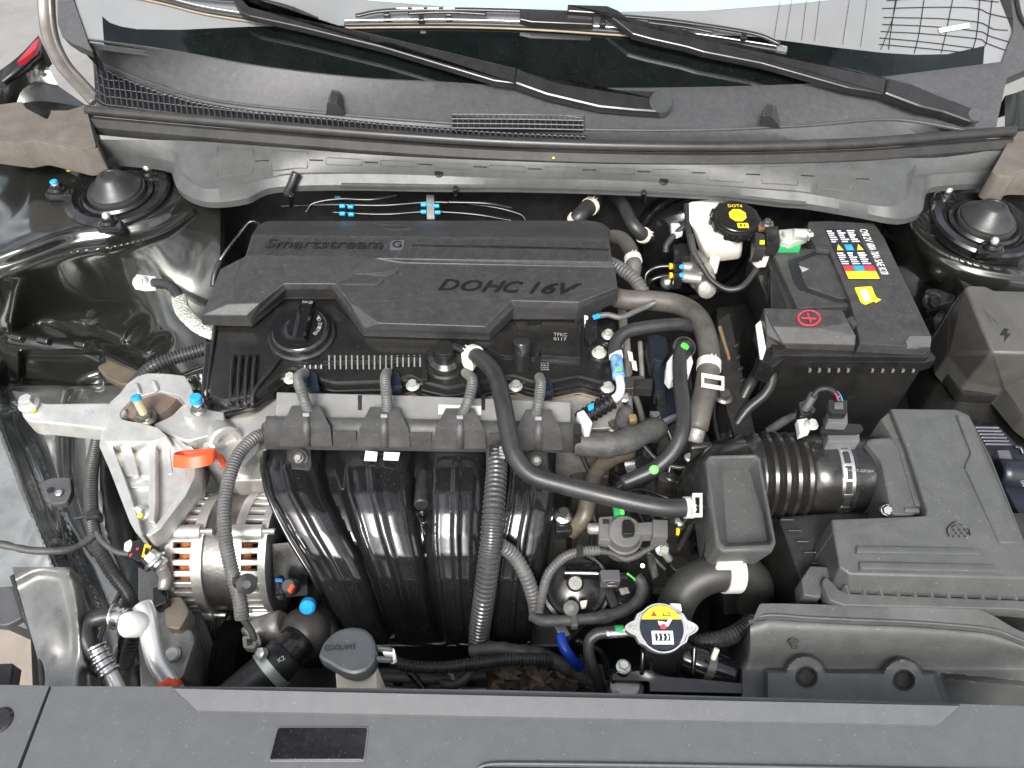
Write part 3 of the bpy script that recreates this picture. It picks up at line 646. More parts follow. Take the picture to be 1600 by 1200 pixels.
slab(vc, 'gasket', [(x, y + 7) for x, y in vf], -.085, .006, brass, .001, .008)
slab(vc, 'raised_deck', [(448, 552), (500, 552), (498, 566), (670, 560), (668, 552), (700, 520), (570, 516), (520, 475), (430, 480), (420, 520), (438, 552)], -.050, .01, satin, .003, .006)
slab(vc, 'fin_frame', [(470, 562), (498, 562), (504, 551), (667, 553), (668, 592), (660, 592), (660, 558), (508, 556), (501, 567), (470, 567)], -.047, .012, satin, .0015)
fin = mat('fin_plastic', (.16, .16, .155), .3, coat=.3, var=.1)
for i in range(17):
    x = 514 + 8.9 * i; yb = 590 if i < 12 else 584; a, b = P(x, 555, -.0465), P(x + (.5 if i < 8 else 0), yb, -.060)
    w_ = Vector((.0011, 0, 0)); d = Vector((0, 0, -.012))
    link('fin', *loft([[a - w_, a + w_, a + w_ + d, a - w_ + d], [b - w_, b + w_, b + w_ + d, b - w_ + d]]), fin, vc)
for i in range(4):
    x = 476 + 8.6 * i; a, b = P(x, 567, -.050), P(x, 578, -.056); link('fin', *loft([[a - w_, a + w_, a + w_ + d, a - w_ + d], [b - w_, b + w_, b + w_ + d, b - w_ + d]]), fin, vc)
for i in range(4):
    x = 363 + 11.4 * i; tube(vc, 'side_rib', [(x + 4, 556, -.052), (x, 566, -.047), (x - 2, 600, -.050), (x - 3, 632, -.060)], 2.6, satin)
tube(vc, 'side_rib', [(438, 560, -.052), (425, 575, -.048), (398, 610, -.052), (394, 630, -.06)], 3.2, satin)
tube(vc, 'edge_rib', [(336, 512, -.05), (332, 545, -.052), (326, 590, -.055), (324, 625, -.06)], 2.5, satin)
# breather dome, filler post, sensor pad
c = P(697, 566, -.055); s = pxr(c)
lathe(vc, 'breather_dome', c, Vector((0, -.1, 1)), [(36 * s, -.004), (36 * s, .004), (33 * s, .007), (29 * s, .007), (27 * s, .013), (20 * s, .018), (16 * s, .018), (15 * s, .036), (13.5 * s, .038)], satin, 40)
c = P(815, 582, -.068); lathe(vc, 'post', c, P(815, 541, -.028) - c, [(15 * s, 0), (14 * s, .03), (14.5 * s, .05), (13.5 * s, .052)], satin, 28)
slab(vc, 'raised_deck', [(846, 502), (908, 504), (908, 560), (845, 556)], -.046, .014, satin, .002, .003)
slab(vc, 'raised_deck', [(745, 520), (805, 516), (846, 505), (850, 540), (838, 560), (785, 556), (742, 535)], -.050, .01, satin, .003, .004)
text(vc, 'marking', 'TFKC', P(865, 525, -.0458), P(886, 526, -.0458), P(865, 520, -.0458), greyp, thick=.0003); text(vc, 'marking', '0117', P(865, 532, -.0458), P(885, 533, -.0458), P(865, 527, -.0458), greyp, thick=.0003)
for k in range(3):
    for j in range(4): text(vc, 'marking', ('0117', '5R2', '16V', '208')[j], P(845 + k * 0, 571 + j * 3.2 - 2, -.0545), P(858, 571 + j * 3.2 - 2, -.0545), P(845, 569 + j * 3.2 - 2, -.0545), greyp, thick=.0002) if k == 0 else None
slab(vc, 'flag_marking', [(806, 503), (824, 503), (826, 530), (808, 530)], -.0488, .002, greyp.copy() if False else satin, .0004)
slab(vc, 'sensor_pad', [(918, 540), (940, 534), (957, 545), (955, 562), (938, 568), (920, 560)], -.045, .02, satin, .003, .006)
bolt(vc, (936, 552, -.044), 8); bolt(vc, (950, 524, -.052), 7)
for p in ((454, 592), (645, 603), (806, 604), (949, 606), (331, 613), (340, 504)): bolt(vc, (p[0], p[1], -.066), 7.5)
for x0, x1 in ((690, 760), (820, 900)):
    for i in range(8): lathe(vc, 'stud_dot', P(x0 + i * (x1 - x0) / 8, 597 + (i % 2) * 1.5, -.056), Vector((0, 0, 1)), [(.0011, 0), (.0011, .001), (.0005, .0016)], 8, greyp) if False else None
# cylinder head and block below
hd = thing('cylinder_head', 'cast aluminium cylinder head edge under the cam cover', 'cylinder head')
slab(hd, 'casting', [(300, 650), (345, 650), (400, 640), (440, 616), (480, 614), (900, 616), (968, 612), (985, 640), (970, 668), (900, 672), (440, 664), (420, 700), (360, 735), (320, 720), (300, 690)], -.094, .14, alud, .004, .006)
slab(hd, 'casting_ledge', [(318, 640), (400, 640), (436, 618), (436, 645), (410, 660), (405, 700), (380, 730), (330, 722), (326, 690)], -.088, .03, alu, .003, .006)
c = P(352, 688, -.085); lathe(hd, 'boss', c, Vector((.55, -.7, .35)), [(.024, -.03), (.024, .006), (.021, .009), (.013, .009), (.012, .002)], alu, 32)
lathe(hd, 'boss', P(336, 700, -.085), Vector((-.3, -.6, .5)), [(.012, -.02), (.012, .012), (.008, .014)], alu, 24)
slab(hd, 'casting_ledge', [(355, 722), (420, 716), (425, 750), (362, 752)], -.115, .04, alu, .004, .006)
tag(slab(None, 'engine_block', [(300, 740), (900, 720), (1010, 690), (1000, 900), (880, 1010), (420, 1010), (320, 960)], -.30, .12, dsteel, .01, .01), 'dark engine block deep below the manifold', 'engine block')

# ---- oil filler cap
oc = thing('oil_filler_cap', 'round black oil filler cap with a bar handle', 'cap')
c = P(472, 522, -.046); s = pxr(c)
lathe(oc, 'collar', c, Vector((0, -.12, 1)), [(52 * s, -.006), (52 * s, .002), (49 * s, .005), (46 * s, .005)], satin, 40)
lathe(oc, 'cap_body', c, Vector((0, -.12, 1)), [(46 * s, 0), (46 * s, .010), (44 * s, .014), (41 * s, .016), (38 * s, .015), (20 * s, .018)], gloss, 48)
prism(oc, 'grip', [(455, 532, -.024), (462, 526, -.0125), (473, 526, -.0125), (478, 532, -.024)], [(468, 472, -.024), (474, 470, -.0125), (489, 470, -.0125), (494, 474, -.024)], gloss)
text(oc, 'lettering', '5W-20', P(472, 474, -.0122), P(488, 475, -.0122), P(473, 470, -.0122), greyp, thick=.0003)
for i, ch in enumerate('ENGINE OIL'):
    a = R(-35 + i * 8); cc = c + Vector((math.cos(a) * 34 * s, math.sin(a) * 34 * s, .0178)); tx = Vector((-math.sin(a), math.cos(a), 0)) * .005; ty = Vector((-math.cos(a), -math.sin(a), 0)) * .006
    if ch != ' ': text(oc, 'lettering', ch, cc, cc + tx, cc + ty, greyp, thick=.0002)

# ---- ignition wiring rail
railpl = mat('rail_plastic', (.06, .06, .06), .36, bump=(1000, .6, .0008), var=.15, vscale=60, dust=.1, rvar=.1)
cr_ = thing('wiring_rail', 'long grey-black wiring rail with four humps above the manifold', 'wiring duct')
prism(cr_, 'rail_body', [(416, 650, -.05), (413, 668, -.056), (414, 702, -.088), (414, 702, -.13), (416, 650, -.13)], [(905, 660, -.05), (906, 676, -.056), (906, 708, -.088), (906, 708, -.13), (905, 660, -.13)], railpl)
for x0, x1 in ((440, 516), (562, 638), (680, 757), (806, 877)):
    dy = (x0 - 440) * .016; q = lambda x, y, z: (x, y + dy, z)
    prism(cr_, 'hump', [q(x0 + 16, 634, -.043), q(x0 + 12, 644, -.042), q(x0, 667, -.046), q(x0 - 3, 697, -.079), q(x0 - 3, 699, -.125), q(x0 + 16, 634, -.125)],
          [q(x1 - 16, 634, -.043), q(x1 - 12, 644, -.042), q(x1, 667, -.046), q(x1 + 3, 697, -.079), q(x1 + 3, 699, -.125), q(x1 - 16, 634, -.125)], railpl)
    xm = (x0 + x1) / 2; prism(cr_, 'hump_rib', [q(xm - 4, 645, -.040), q(xm - 6, 667, -.044), q(xm - 6, 698, -.077), q(xm - 6, 698, -.11), q(xm - 4, 645, -.1)], [q(xm + 3, 645, -.040), q(xm + 6, 667, -.044), q(xm + 6, 698, -.077), q(xm + 6, 698, -.11), q(xm + 3, 645, -.1)], railpl)
    slab(cr_, 'latch', [(xm - 5, 645 + dy), (xm + 5, 645 + dy), (xm + 5, 649 + dy), (xm - 5, 649 + dy)], -.038, .003, greyp, .0004)
    for xa, xb in ((x0 - 34, x0 - 6),):
        if x0 > 440: prism(cr_, 'lower_lip', [q(xa - 8, 672, -.053), q(xa - 8, 690, -.076), q(xa - 8, 690, -.11), q(xa - 8, 672, -.11)], [q(xb, 672, -.053), q(xb, 690, -.076), q(xb, 690, -.11), q(xb, 672, -.11)], railpl)
prism(cr_, 'end_cap', [(897, 662, -.050), (896, 678, -.054), (896, 709, -.086), (897, 662, -.12)], [(908, 663, -.050), (908, 678, -.054), (908, 709, -.086), (908, 663, -.12)], satin)
for x, y in ((467, 716), (838, 720)):
    b = slab(cr_, 'mounting_tab', [(x - 19, y - 14), (x + 18, y - 14), (x + 20, y + 12), (x + 16, y + 17), (x - 14, y + 17), (x - 19, y + 10)], -.088, .008, coverpl, .002, .003)
    lathe(b, 'washer', P(x, y, -.087), Vector((0, -.45, .9)), [(.0135, -.003), (.0135, .002), (.011, .003), (.009, .001)], coverpl, 28); bolt(b, (x, y, -.085), 6, dsteel, (0, -.45, .9))
slab(cr_, 'back_panel', [(432, 612), (660, 618), (892, 628), (892, 668), (430, 655)], -.062, .03, mat('light_grey_plastic', (.24, .24, .235), .45, bump=(900, .4, .0006), var=.1), .002)
for x in (562, 755): slab(cr_, 'panel_notch', [(x - 3, 617), (x + 3, 617), (x + 3, 640), (x - 3, 640)], -.0605, .004, dark, .0005)
slab(cr_, 'paper_label', [(685, 632), (752, 634), (752, 648), (685, 646)], -.0605, .002, whitep, .0004)
slab(cr_, 'paper_label', [(571, 704), (590, 706), (588, 720), (569, 719)], -.080, .0015, whitep, .0003); slab(cr_, 'paper_label', [(600, 706), (625, 707), (622, 719), (599, 718)], -.080, .0015, whitep, .0003)
for i, pts in enumerate(([(482, 642, -.046), (474, 620, -.028), (466, 592, -.028), (476, 582, -.046)], [(605, 642, -.046), (604, 620, -.032), (602, 592, -.03), (605, 582, -.05)], [(722, 648, -.046), (733, 622, -.028), (738, 594, -.026), (728, 582, -.046)], [(836, 652, -.046), (841, 630, -.030), (845, 600, -.028), (843, 590, -.05)])):
    lab = ('first grey corrugated lead from the left rising out of the wiring rail', 'second corrugated lead from the left rising out of the wiring rail', 'third corrugated lead beside the thick breather hose', 'rightmost corrugated lead rising out of the wiring rail')[i]
    t = thing('ignition_lead', lab, 'lead', 'leads from the wiring rail'); tube(t, 'conduit', pts, 8.5, corrg, pitch=4.2, amp=.13)
    x, y = pts[-1][:2]; slab(t, 'plug', [(x + 2, y - 3), (x + 18, y), (x + 22, y + 20), (x + 4, y + 24)], -.048, .02, mat('dark_blue_plastic', (.012, .018, .03), .3, coat=.2), .002, .003)

# ---- intake manifold
im = thing('intake_manifold', 'glossy black intake manifold with four curved runners', 'manifold')
LY = ([690, 712, 735, 775, 835, 905, 955, 1003], [414, 412, 411, 419, 449, 491, 516, 548]); RY = ([690, 790, 870, 930, 1003], [868, 866, 856, 843, 832]); ZY = ([690, 712, 735, 770, 800, 835, 868, 905, 940, 972, 1003], [-.128, -.122, -.119, -.121, -.127, -.141, -.158, -.183, -.212, -.243, -.277])
def man_pt(u, y):
    x = np.interp(y, *LY) + u * (np.interp(y, *RY) - np.interp(y, *LY)); f = float(ss(np.array((y - 720) / 190.)))
    cs = [.100 + f * .025, .385 - f * .01, .665 - f * .04, .915 - f * .04]; hw = [.112 + f * .014, .134 - f * .008, .110 + f * .016, .10 + f * .024]
    h = 0
    for c, w_ in zip(cs, hw):
        d = (u - c) / w_
        if abs(d) < 1:
            h = (.036 - .010 * f) * (1 - abs(d) ** 3.6) ** .7
            for e, ww in ((-.62, .10), (.05, .12)): h += .0042 * math.exp(-((d - e) / ww) ** 4) * (1 if 722 < y < 985 else .3)
    return P(x, y, float(np.interp(y, *ZY))) + Vector((0, -.5, .86)) * h
ys_ = list(np.arange(690, 1004.1, 4.5)); edges = [0, .225, .535, .79, 1.0]
for k in range(4):
    n = 56; us = [edges[k] + (edges[k + 1] - edges[k]) * i / n for i in range(n + 1)]
    rows = [[man_pt(u, y) for u in us] for y in ys_]; rows = [[p + Vector((0, .02, -.05)) for p in rows[0]]] + rows + [[p + Vector((0, .02, -.05)) for p in rows[-1]]]
    if k == 0: rows = [[r[0] + Vector((0, .01, -.05))] + r for r in rows]
    if k == 3: rows = [r + [r[-1] + Vector((0, .01, -.05))] for r in rows]
    link('runner', *loft(rows, False, False, False), gloss, im, 40)
bot = [(515, 965), (540, 990), (575, 1000), (600, 1002), (615, 995), (630, 1002), (655, 1004), (690, 1006), (705, 998), (720, 1006), (750, 1007), (775, 1008), (790, 1000), (830, 1004)]
tube(im, 'bottom_flange', along(bot, -.262), 5, gloss)
tube(im, 'side_flange', [(414, 706, -.085), (412, 735, -.09), (420, 775, -.1), (448, 835, -.13), (490, 905, -.17), (512, 955, -.215), (530, 990, -.25)], 4, gloss)
slab(im, 'bracket', [(866, 792), (893, 792), (895, 830), (868, 832)], -.13, .02, satin, .002, .003); bolt(im, (880, 806, -.128), 10, steel)
link('eyelet', *tube_m([P(642, 775, -.13), P(645, 788, -.125), P(658, 797, -.125), P(670, 788, -.125), P(672, 770, -.13)], .003, seg=8), gloss, im); tube(im, 'vacuum_plug', [(662, 740, -.115), (658, 790, -.105)], 12, dark)
tube(im, 'eyelet', [(650, 798, -.12), (658, 815, -.12), (666, 815, -.12), (670, 798, -.12)], 2.5, gloss)
tube(im, 'drain_slot', [(523, 735, -.07), (536, 765, -.072), (540, 735, -.07)], 2, gloss)

# ---- alternator
al = thing('alternator', 'silver finned alternator with copper windings showing through its slots', 'alternator')
AC = P(366, 862, -.205); X1 = Vector((1, 0, 0)); s = pxr(AC)
def cage(x0, x1, r0, r1, nm):
    """slotted end housing: two rims joined by bars"""
    mb = MB(); b = AC + X1 * x0 * s; L = (x1 - x0) * s
    mb.add(*lathe_m(b, X1, [(r0 * s, 0), (r1 * s, 0), (r1 * s, L * .22), (r1 * s * .9, L * .22), (r0 * s * .9, L * .05)], 56))
    mb.add(*lathe_m(b + X1 * L * .72, X1, [(r1 * s * .9, 0), (r1 * s * 1.015, 0), (r1 * s * 1.015, L * .28), (r1 * s * .9, L * .28)], 56))
    for k in range(34):
        a = 2 * math.pi * k / 34; u = Vector((0, math.cos(a), math.sin(a))); t = X1.cross(u)
        mb.add(*box_m(b + X1 * L * .45 + u * r1 * s * 1.0, L * .8, .0086, .012, Matrix((X1, t, u)).transposed(), .0015))
    return mb.build(nm, alu, al, 40)
cage(-68, -14, 58, 92, 'front_housing'); cage(78, 30, 62, 92, 'rear_housing')
lathe(al, 'stator', AC - X1 * 26 * s, X1, [(80 * s, 0), (88 * s, 0), (88 * s, 56 * s), (80 * s, 56 * s)], dsteel, 56)
for x in (-54, 28):
    o = lathe(al, 'winding', AC + X1 * x * s, X1, [(60 * s, 0), (78 * s, 3 * s), (85 * s, 12 * s), (74 * s, 24 * s), (60 * s, 26 * s)], copper, 60)
lathe(al, 'core', AC - X1 * 60 * s, X1, [(58 * s, 0), (58 * s, 122 * s)], dark, 40)
prof = [(14 * s, -106 * s), (40 * s, -106 * s)]
for k in range(7): prof += [(42 * s, (-104 + k * 4.6) * s), (38.5 * s, (-102 + k * 4.6) * s)]
prof += [(43 * s, -70 * s), (40 * s, -66 * s)]
lathe(al, 'pulley', AC, X1, prof, ironm, 40)
for a, dx in ((R(100), -40), (R(100), 50), (R(200), -40), (R(200), 52)):
    u = Vector((0, math.cos(a), math.sin(a))); link('lug', *tube_m([AC + u * 92 * s + X1 * (dx - 22) * s, AC + u * 92 * s + X1 * (dx + 22) * s], .011, seg=16), alu, al)
    link('through_bolt', *tube_m([AC + u * 95 * s + X1 * (dx + 20) * s, AC + u * 95 * s + X1 * (dx + 40) * s], .005, seg=10), steel, al)
prism(al, 'rear_cap', [(425, 850, -.14), (470, 846, -.14), (480, 870, -.15), (480, 930, -.19), (430, 935, -.19)], [(425, 850, -.2), (470, 846, -.2), (480, 870, -.2), (480, 930, -.24), (430, 935, -.24)], satin)
slab(al, 'terminal', [(430, 898), (442, 898), (442, 928), (430, 928)], -.135, .02, gloss, .002); slab(al, 'tape_band', [(430, 904), (441, 904), (441, 909), (430, 909)], -.134, .002, mat('two_colour_tape', (.05, .2, .6), .4), .0003)
lathe(al, 'terminal_boot', P(457, 918, -.15), Vector((0, -.3, .9)), [(.011, 0), (.011, .018), (.008, .022), (.004, .022)], rubber, 20); slab(al, 'red_tab', [(449, 922), (455, 912), (460, 914), (453, 926)], -.122, .006, orange, .001)
# ---- belt and lower pulleys
bl = thing('drive_belt', 'grey ribbed drive belt running past the alternator pulley', 'belt')
def ribbon(a, m, wpx, n=5):                          # flat ribbed belt run; its width lies along X
    mb = MB(); pts = smooth_path([W(p) for p in a], .01); w_ = wpx * pxr(pts[0])
    for k in range(n):
        rings = []
        for i, p in enumerate(pts):
            t = (pts[min(i + 1, len(pts) - 1)] - pts[max(i - 1, 0)]).normalized(); nn = t.cross(Vector((1, 0, 0))).normalized()
            if nn.z < 0: nn = -nn
            x0 = -w_ / 2 + w_ * k / n; x1 = x0 + w_ / n * .82
            rings.append([p + X1 * x0, p + X1 * x1, p + X1 * x1 + nn * .004, p + X1 * x0 + nn * .004])
        mb.add(*loft(rings))
    mb.add(*loft([[p - X1 * w_ / 2 * .98, p + X1 * w_ / 2 * .98, p + X1 * w_ / 2 * .98 - Vector((0, 0, .003)), p - X1 * w_ / 2 * .98 - Vector((0, 0, .003))] for p in pts])); return mb
ribbon([(283, 905, -.20), (298, 950, -.22), (322, 1010, -.25), (348, 1082, -.30)], beltm, 27).build('belt_run', beltm, bl)
ribbon([(292, 818, -.17), (310, 765, -.15), (333, 690, -.12)], beltm, 22).build('belt_run', beltm, bl)
def pulley(px, py, z, rp, wp, label):
    t = thing('belt_pulley', label, 'pulley'); c = P(px, py, z); s = pxr(c); pr = [(rp * .3 * s, 0), (rp * .95 * s, 0)]; n = int(wp / 5)
    for k in range(n): pr += [(rp * s, (2 + k * 5) * s), (rp * .93 * s, (4.5 + k * 5) * s)]
    pr += [(rp * s, wp * s), (rp * .9 * s, wp * s)]; lathe(t, 'wheel', c, X1, pr, ironm if rp < 40 else dark, 48)
pulley(328, 972, -.28, 30, 42, 'small brown ribbed pulley below the alternator')
pulley(352, 1045, -.30, 78, 40, 'large dark ribbed pulley beside the drive belt')

# ---- engine mount
em = thing('engine_mount', 'bright cast aluminium engine mount bracket with long side arm', 'engine mount')
slab(em, 'arm', [(32, 634), (38, 624), (56, 622), (68, 630), (171, 629), (200, 640), (180, 668), (165, 671), (64, 660), (46, 660), (34, 650)], -.062, .03, alu, .006, .008)
mo = [(171, 629), (190, 612), (198, 600), (214, 588), (230, 583), (262, 584), (288, 587), (297, 602), (310, 640), (300, 668), (306, 705), (304, 744), (290, 773), (267, 803), (250, 826), (232, 837), (213, 832), (203, 816), (171, 733), (155, 696), (158, 678), (168, 660)]
slab(em, 'casting', [(160, 676), (172, 664), (240, 664), (268, 672), (306, 703), (304, 744), (290, 773), (267, 803), (250, 826), (232, 837), (213, 832), (203, 816), (171, 733), (156, 696)], -.084, .05, alu, .003, .003)
slab(em, 'ring', [(171, 629), (190, 612), (198, 600), (214, 588), (230, 583), (262, 584), (288, 587), (298, 602), (312, 642), (296, 656), (284, 648), (293, 634), (280, 618), (248, 611), (206, 623), (190, 640), (187, 648), (190, 655), (203, 658), (222, 661), (246, 668), (262, 682), (240, 690), (200, 690), (164, 690), (158, 680), (168, 664)], -.060, .045, alu, .0035, .003)
tube(em, 'ring_groove', [(213, 600, -.0575), (216, 608, -.0575), (218, 616, -.059)], 3, alu); tube(em, 'ring_groove', [(240, 596, -.0575), (244, 604, -.0575), (246, 611, -.059)], 3, alu)
link('rubber_core', *lathe_m(P(245, 640, -.105), Vector((0, 0, 1)), [(.05, 0), (.05, .02), (.045, .035), (.03, .04)], 36), mat('brown_rubber', (.13, .09, .07), .6, dust=.2), em)
for q, z in (([(157, 680), (172, 670), (176, 700), (193, 744), (216, 812), (222, 838), (212, 832), (203, 816), (171, 733), (155, 697)], -.072), ([(186, 670), (199, 672), (203, 694), (217, 742), (208, 746), (194, 722), (187, 694)], -.074), ([(232, 668), (243, 668), (244, 780), (241, 816), (232, 816)], -.072),
             ([(262, 680), (270, 678), (300, 703), (308, 706), (305, 744), (291, 773), (268, 803), (251, 826), (233, 838), (226, 836), (244, 818), (258, 800), (281, 771), (294, 742), (294, 716)], -.078), ([(248, 680), (258, 678), (266, 700), (270, 740), (262, 742), (258, 712)], -.084)):
    slab(em, 'casting_rib', q, z + .001, .03, alu, .0025, .003)
for y0, y1 in ((727, 744), (752, 762)): slab(em, 'cross_web', [(190 + (y0 - 727) * .4, y0), (238, y0), (239, y1), (196 + (y1 - 744) * .4, y1)], -.080, .016, alu, .004, .003)
slab(em, 'cross_web', [(205, 780), (238, 780), (240, 822), (226, 832), (212, 818)], -.084, .016, alu, .005, .006)
slab(em, 'engine_arm', [(236, 664), (268, 650), (285, 632), (310, 620), (345, 628), (352, 655), (330, 680), (295, 690), (265, 680)], -.072, .035, alu, .007, .008)
bolt(em, (46, 632, -.06), 11, alu, hh=1.2); bolt(em, (219, 803, -.084), 10, alu, (0, -.3, .95), hh=1.2)
link('paint_dot', *lathe_m(P(53, 641, -.0605), Vector((0, 0, 1)), [(.004, 0), (.004, .001)], 12), yellow, em); link('paint_dot', *lathe_m(P(219, 806, -.0715), Vector((0, -.3, .95)), [(.0035, 0), (.0035, .001)], 12), yellow, em)
st = tube(em, 'stud', [(230, 656, -.066), (213, 622, -.03)], 7, mat('yellowish_zinc', (.62, .55, .36), .4, metal=.6)); link('paint_cap', *tube_m([P(214, 624, -.0315), P(211.5, 619, -.0265)], .0072), blue, st); bolt(em, (228, 654, -.068), 12, dsteel)
st = tube(em, 'stud', [(311, 638, -.055), (306, 624, -.035)], 7, zinc); link('paint_cap', *tube_m([P(307, 628, -.041), P(305, 620, -.031)], .0085), blue, st); bolt(em, (311, 640, -.056), 9, dsteel)
text(em, 'marking', 'ok', P(132, 645, -.0612), P(146, 645, -.0612), P(132, 638, -.0612), mat('lilac_print', (.5, .42, .55), .5), thick=.0002)
# ---- dipstick
dk = thing('dipstick', 'orange-red dipstick loop beside the engine mount', 'dipstick')
dz = -.055; lp = [P(336, 709, dz), P(318, 711, -.068), P(285, 714, -.070), P(271, 719, dz), P(290, 722, -.044), P(318, 719, -.044), P(334, 713, -.050), P(336, 709, dz)]
pts = smooth_path(lp, .003); up = Vector((0, .77, .64)); link('loop', *loft([[p + up * a + Vector((0, b, 0)) for a, b in ((-.0075, -.0018), (.0075, -.0018), (.0075, .0018), (-.0075, .0018))] for p in pts]), orange, dk, 30)
tube(dk, 'stem', [(333, 708, -.055), (345, 716, -.075), (352, 730, -.1)], 5, orange)
# ================================================================ right side: battery, fuse box, air filter, brake reservoir
# ---- battery
bt = thing('battery', 'black car battery with warning label and ribbed case', 'battery')
slab(bt, 'case', [(1203, 392), (1262, 350), (1366, 352), (1456, 545), (1452, 558), (1206, 556)], -.040, .26, satin, .004, .006)
slab(bt, 'lid', [(1263, 346), (1300, 345), (1366, 349), (1382, 372), (1456, 526), (1454, 543), (1344, 537), (1336, 500), (1328, 470), (1296, 392), (1276, 389), (1262, 365)], -.022, .03, plastic, .003, .003)
slab(bt, 'lid', [(1206, 392), (1222, 386), (1276, 389), (1300, 392), (1334, 478), (1246, 482)], -.030, .03, plastic, .003, .003)
slab(bt, 'handle_recess', [(1231, 407), (1276, 392), (1297, 393), (1332, 471), (1313, 474), (1249, 453), (1240, 440)], -.0292, .006, blackp, .0005, .004)
slab(bt, 'handle_plate', [(1247, 409), (1278, 397), (1294, 398), (1328, 465), (1314, 467), (1262, 449), (1255, 440)], -.0275, .008, plastic, .002, .004)
slab(bt, 'arrow_mark', [(1249, 415), (1264, 420), (1254, 425)], -.0268, .002, greyp, .0003)
slab(bt, 'corner_pad', [(1415, 533), (1421, 525), (1455, 525), (1454, 541), (1418, 541)], -.0205, .006, mat('pad_grey', (.1, .1, .1), .45, bump=(900, .4, .0006)), .001, .001)
slab(bt, 'rim', [(1236, 551), (1244, 545), (1336, 551), (1345, 545), (1452, 545), (1464, 557), (1462, 562), (1446, 566), (1246, 564)], -.050, .02, satin, .003, .004)
for x0, x1, n in ((1262, 1326, 5), (1360, 1428, 5)):
    slab(bt, 'ladder_rail', [(x0 - 12, 571), (x0, 567), (x1, 569), (x1 + 6, 572), (x1, 572), (x0, 571)], -.0655, .006, mat('worn_plastic', (.16, .15, .14), .4), .001)
    for k in range(n):
        x = x0 + 2 + k * (x1 - x0 - 4) / (n - 1); slab(bt, 'ladder_rib', [(x, 570), (x + 3.5, 570), (x + 4, 579), (x, 579)], -.066, .005, mat('worn_plastic', (.16, .15, .14), .4), .0008)
slab(bt, 'end_rail', [(1196, 395), (1212, 392), (1246, 478), (1230, 484)], -.038, .06, dark, .003)
slab(bt, 'side_channel', [(1172, 400), (1192, 396), (1226, 482), (1206, 486)], -.055, .06, satin, .003)
LQ = [(1289, 358), (1337, 357), (1376, 436), (1325, 436)]
def LB(u, v, z=-.0208):
    a = [LQ[0][i] + (LQ[1][i] - LQ[0][i]) * u for i in (0, 1)]; b = [LQ[3][i] + (LQ[2][i] - LQ[3][i]) * u for i in (0, 1)]
    return P(a[0] + (b[0] - a[0]) * v, a[1] + (b[1] - a[1]) * v, z)
lbl = link('warning_label', *slab_m([LB(0, 0), LB(1, 0), LB(1, 1), LB(0, 1)], None, .0008, .0001), navy, bt)
def lq(u0, v0, u1, v1, m, nm): return link(nm, *slab_m([LB(u0, v0, -.0204), LB(u1, v0, -.0204), LB(u1, v1, -.0204), LB(u0, v1, -.0204)], None, .0005, .0001), m, lbl)
lq(.03, .84, .98, .99, yellow, 'yellow_print'); lq(.03, .73, .33, .83, red, 'red_print'); lq(.68, .73, .98, .83, red, 'red_print'); lq(.35, .73, .66, .83, mat('cyan_print', (.02, .3, .6), .45), 'cyan_print')
for u in (.08, .72): link('yellow_print', *slab_m([LB(u, .42, -.0204), LB(u + .2, .42, -.0204), LB(u + .12, .30, -.0204)], None, .0005, .0001), yellow, lbl)
lq(.38, .31, .62, .42, mat('cyan_print', (.02, .3, .6)), 'cyan_print')
rr = random.Random(3); mb = MB()
for v0, v1 in ((.03, .27), (.47, .70)):
    for c0, c1 in ((.03, .30), (.36, .62), (.68, .95)):
        v = v0
        while v < v1:
            e = c0 + (c1 - c0) * rr.uniform(.5, 1); mb.add(*slab_m([LB(c0, v, -.0204), LB(e, v, -.0204), LB(e, v + .018, -.0204), LB(c0, v + .018, -.0204)], None, .0004, .0001)); v += .042
mb.build('small_print', whitep, lbl)['kind'] = 'stuff'
R2 = [(1341, 357), (1354, 357), (1394, 435), (1380, 436)]
for v, s in ((.02, 'CMF'), (.14, '12V'), (.30, '600A'), (.46, '70Ah'), (.62, 'SAE'), (.78, 'RC120')):
    f = lambda u, v: P((R2[0][0] + (R2[3][0] - R2[0][0]) * v) + (R2[1][0] - R2[0][0]) * u, R2[0][1] + 79 * v, -.0205)
    text(lbl, 'white_print', s, f(.05, v), f(.05, v + .13), f(.95, v), whitep, thick=.0002)
sk = slab(bt, 'yellow_sticker', [(1335, 449), (1362, 447), (1367, 460), (1372, 468), (1352, 476), (1345, 472)], -.0205, .0008, yellow, .0002, .003)
slab(sk, 'curled_corner', [(1362, 462), (1377, 468, -.014), (1368, 473)], -.0195, .0008, yellow, .0002); slab(sk, 'white_print', [(1343, 453), (1354, 452), (1361, 469), (1351, 471)], -.0201, .0006, whitep, .0001)
# positive terminal cover
pc = thing('terminal_cover', 'black battery terminal cover marked with a red plus sign', 'terminal cover')
facets(pc, 'cover', dict(a=(1193, 481, -.006), b=(1316, 484, -.006), c=(1327, 505, -.010), d=(1338, 524, -.02), e=(1281, 512, -.012), f=(1208, 511, -.012), g=(1223, 537, -.03), h=(1337, 540, -.03), i=(1333, 556, -.05), j=(1240, 552, -.05), k=(1198, 525, -.03), l=(1192, 555, -.06)),
       [tuple(q) for q in ('abcef', 'ced', 'fedhg', 'ghij', 'afgk', 'kgjl')], plastic, bottom=-.075, bev=.0015)
slab(pc, 'cable_guard', [(1186, 548), (1210, 540), (1236, 548), (1231, 556), (1209, 574), (1186, 562)], -.045, .04, satin, .003, .004)
slab(pc, 'white_label', [(1181, 507), (1189, 500), (1197, 545), (1192, 560), (1188, 558)], -.03, .004, whitep, .0006)
slab(pc, 'hinge', [(1322, 497), (1332, 492), (1340, 506), (1332, 510)], -.014, .012, plastic, .002)
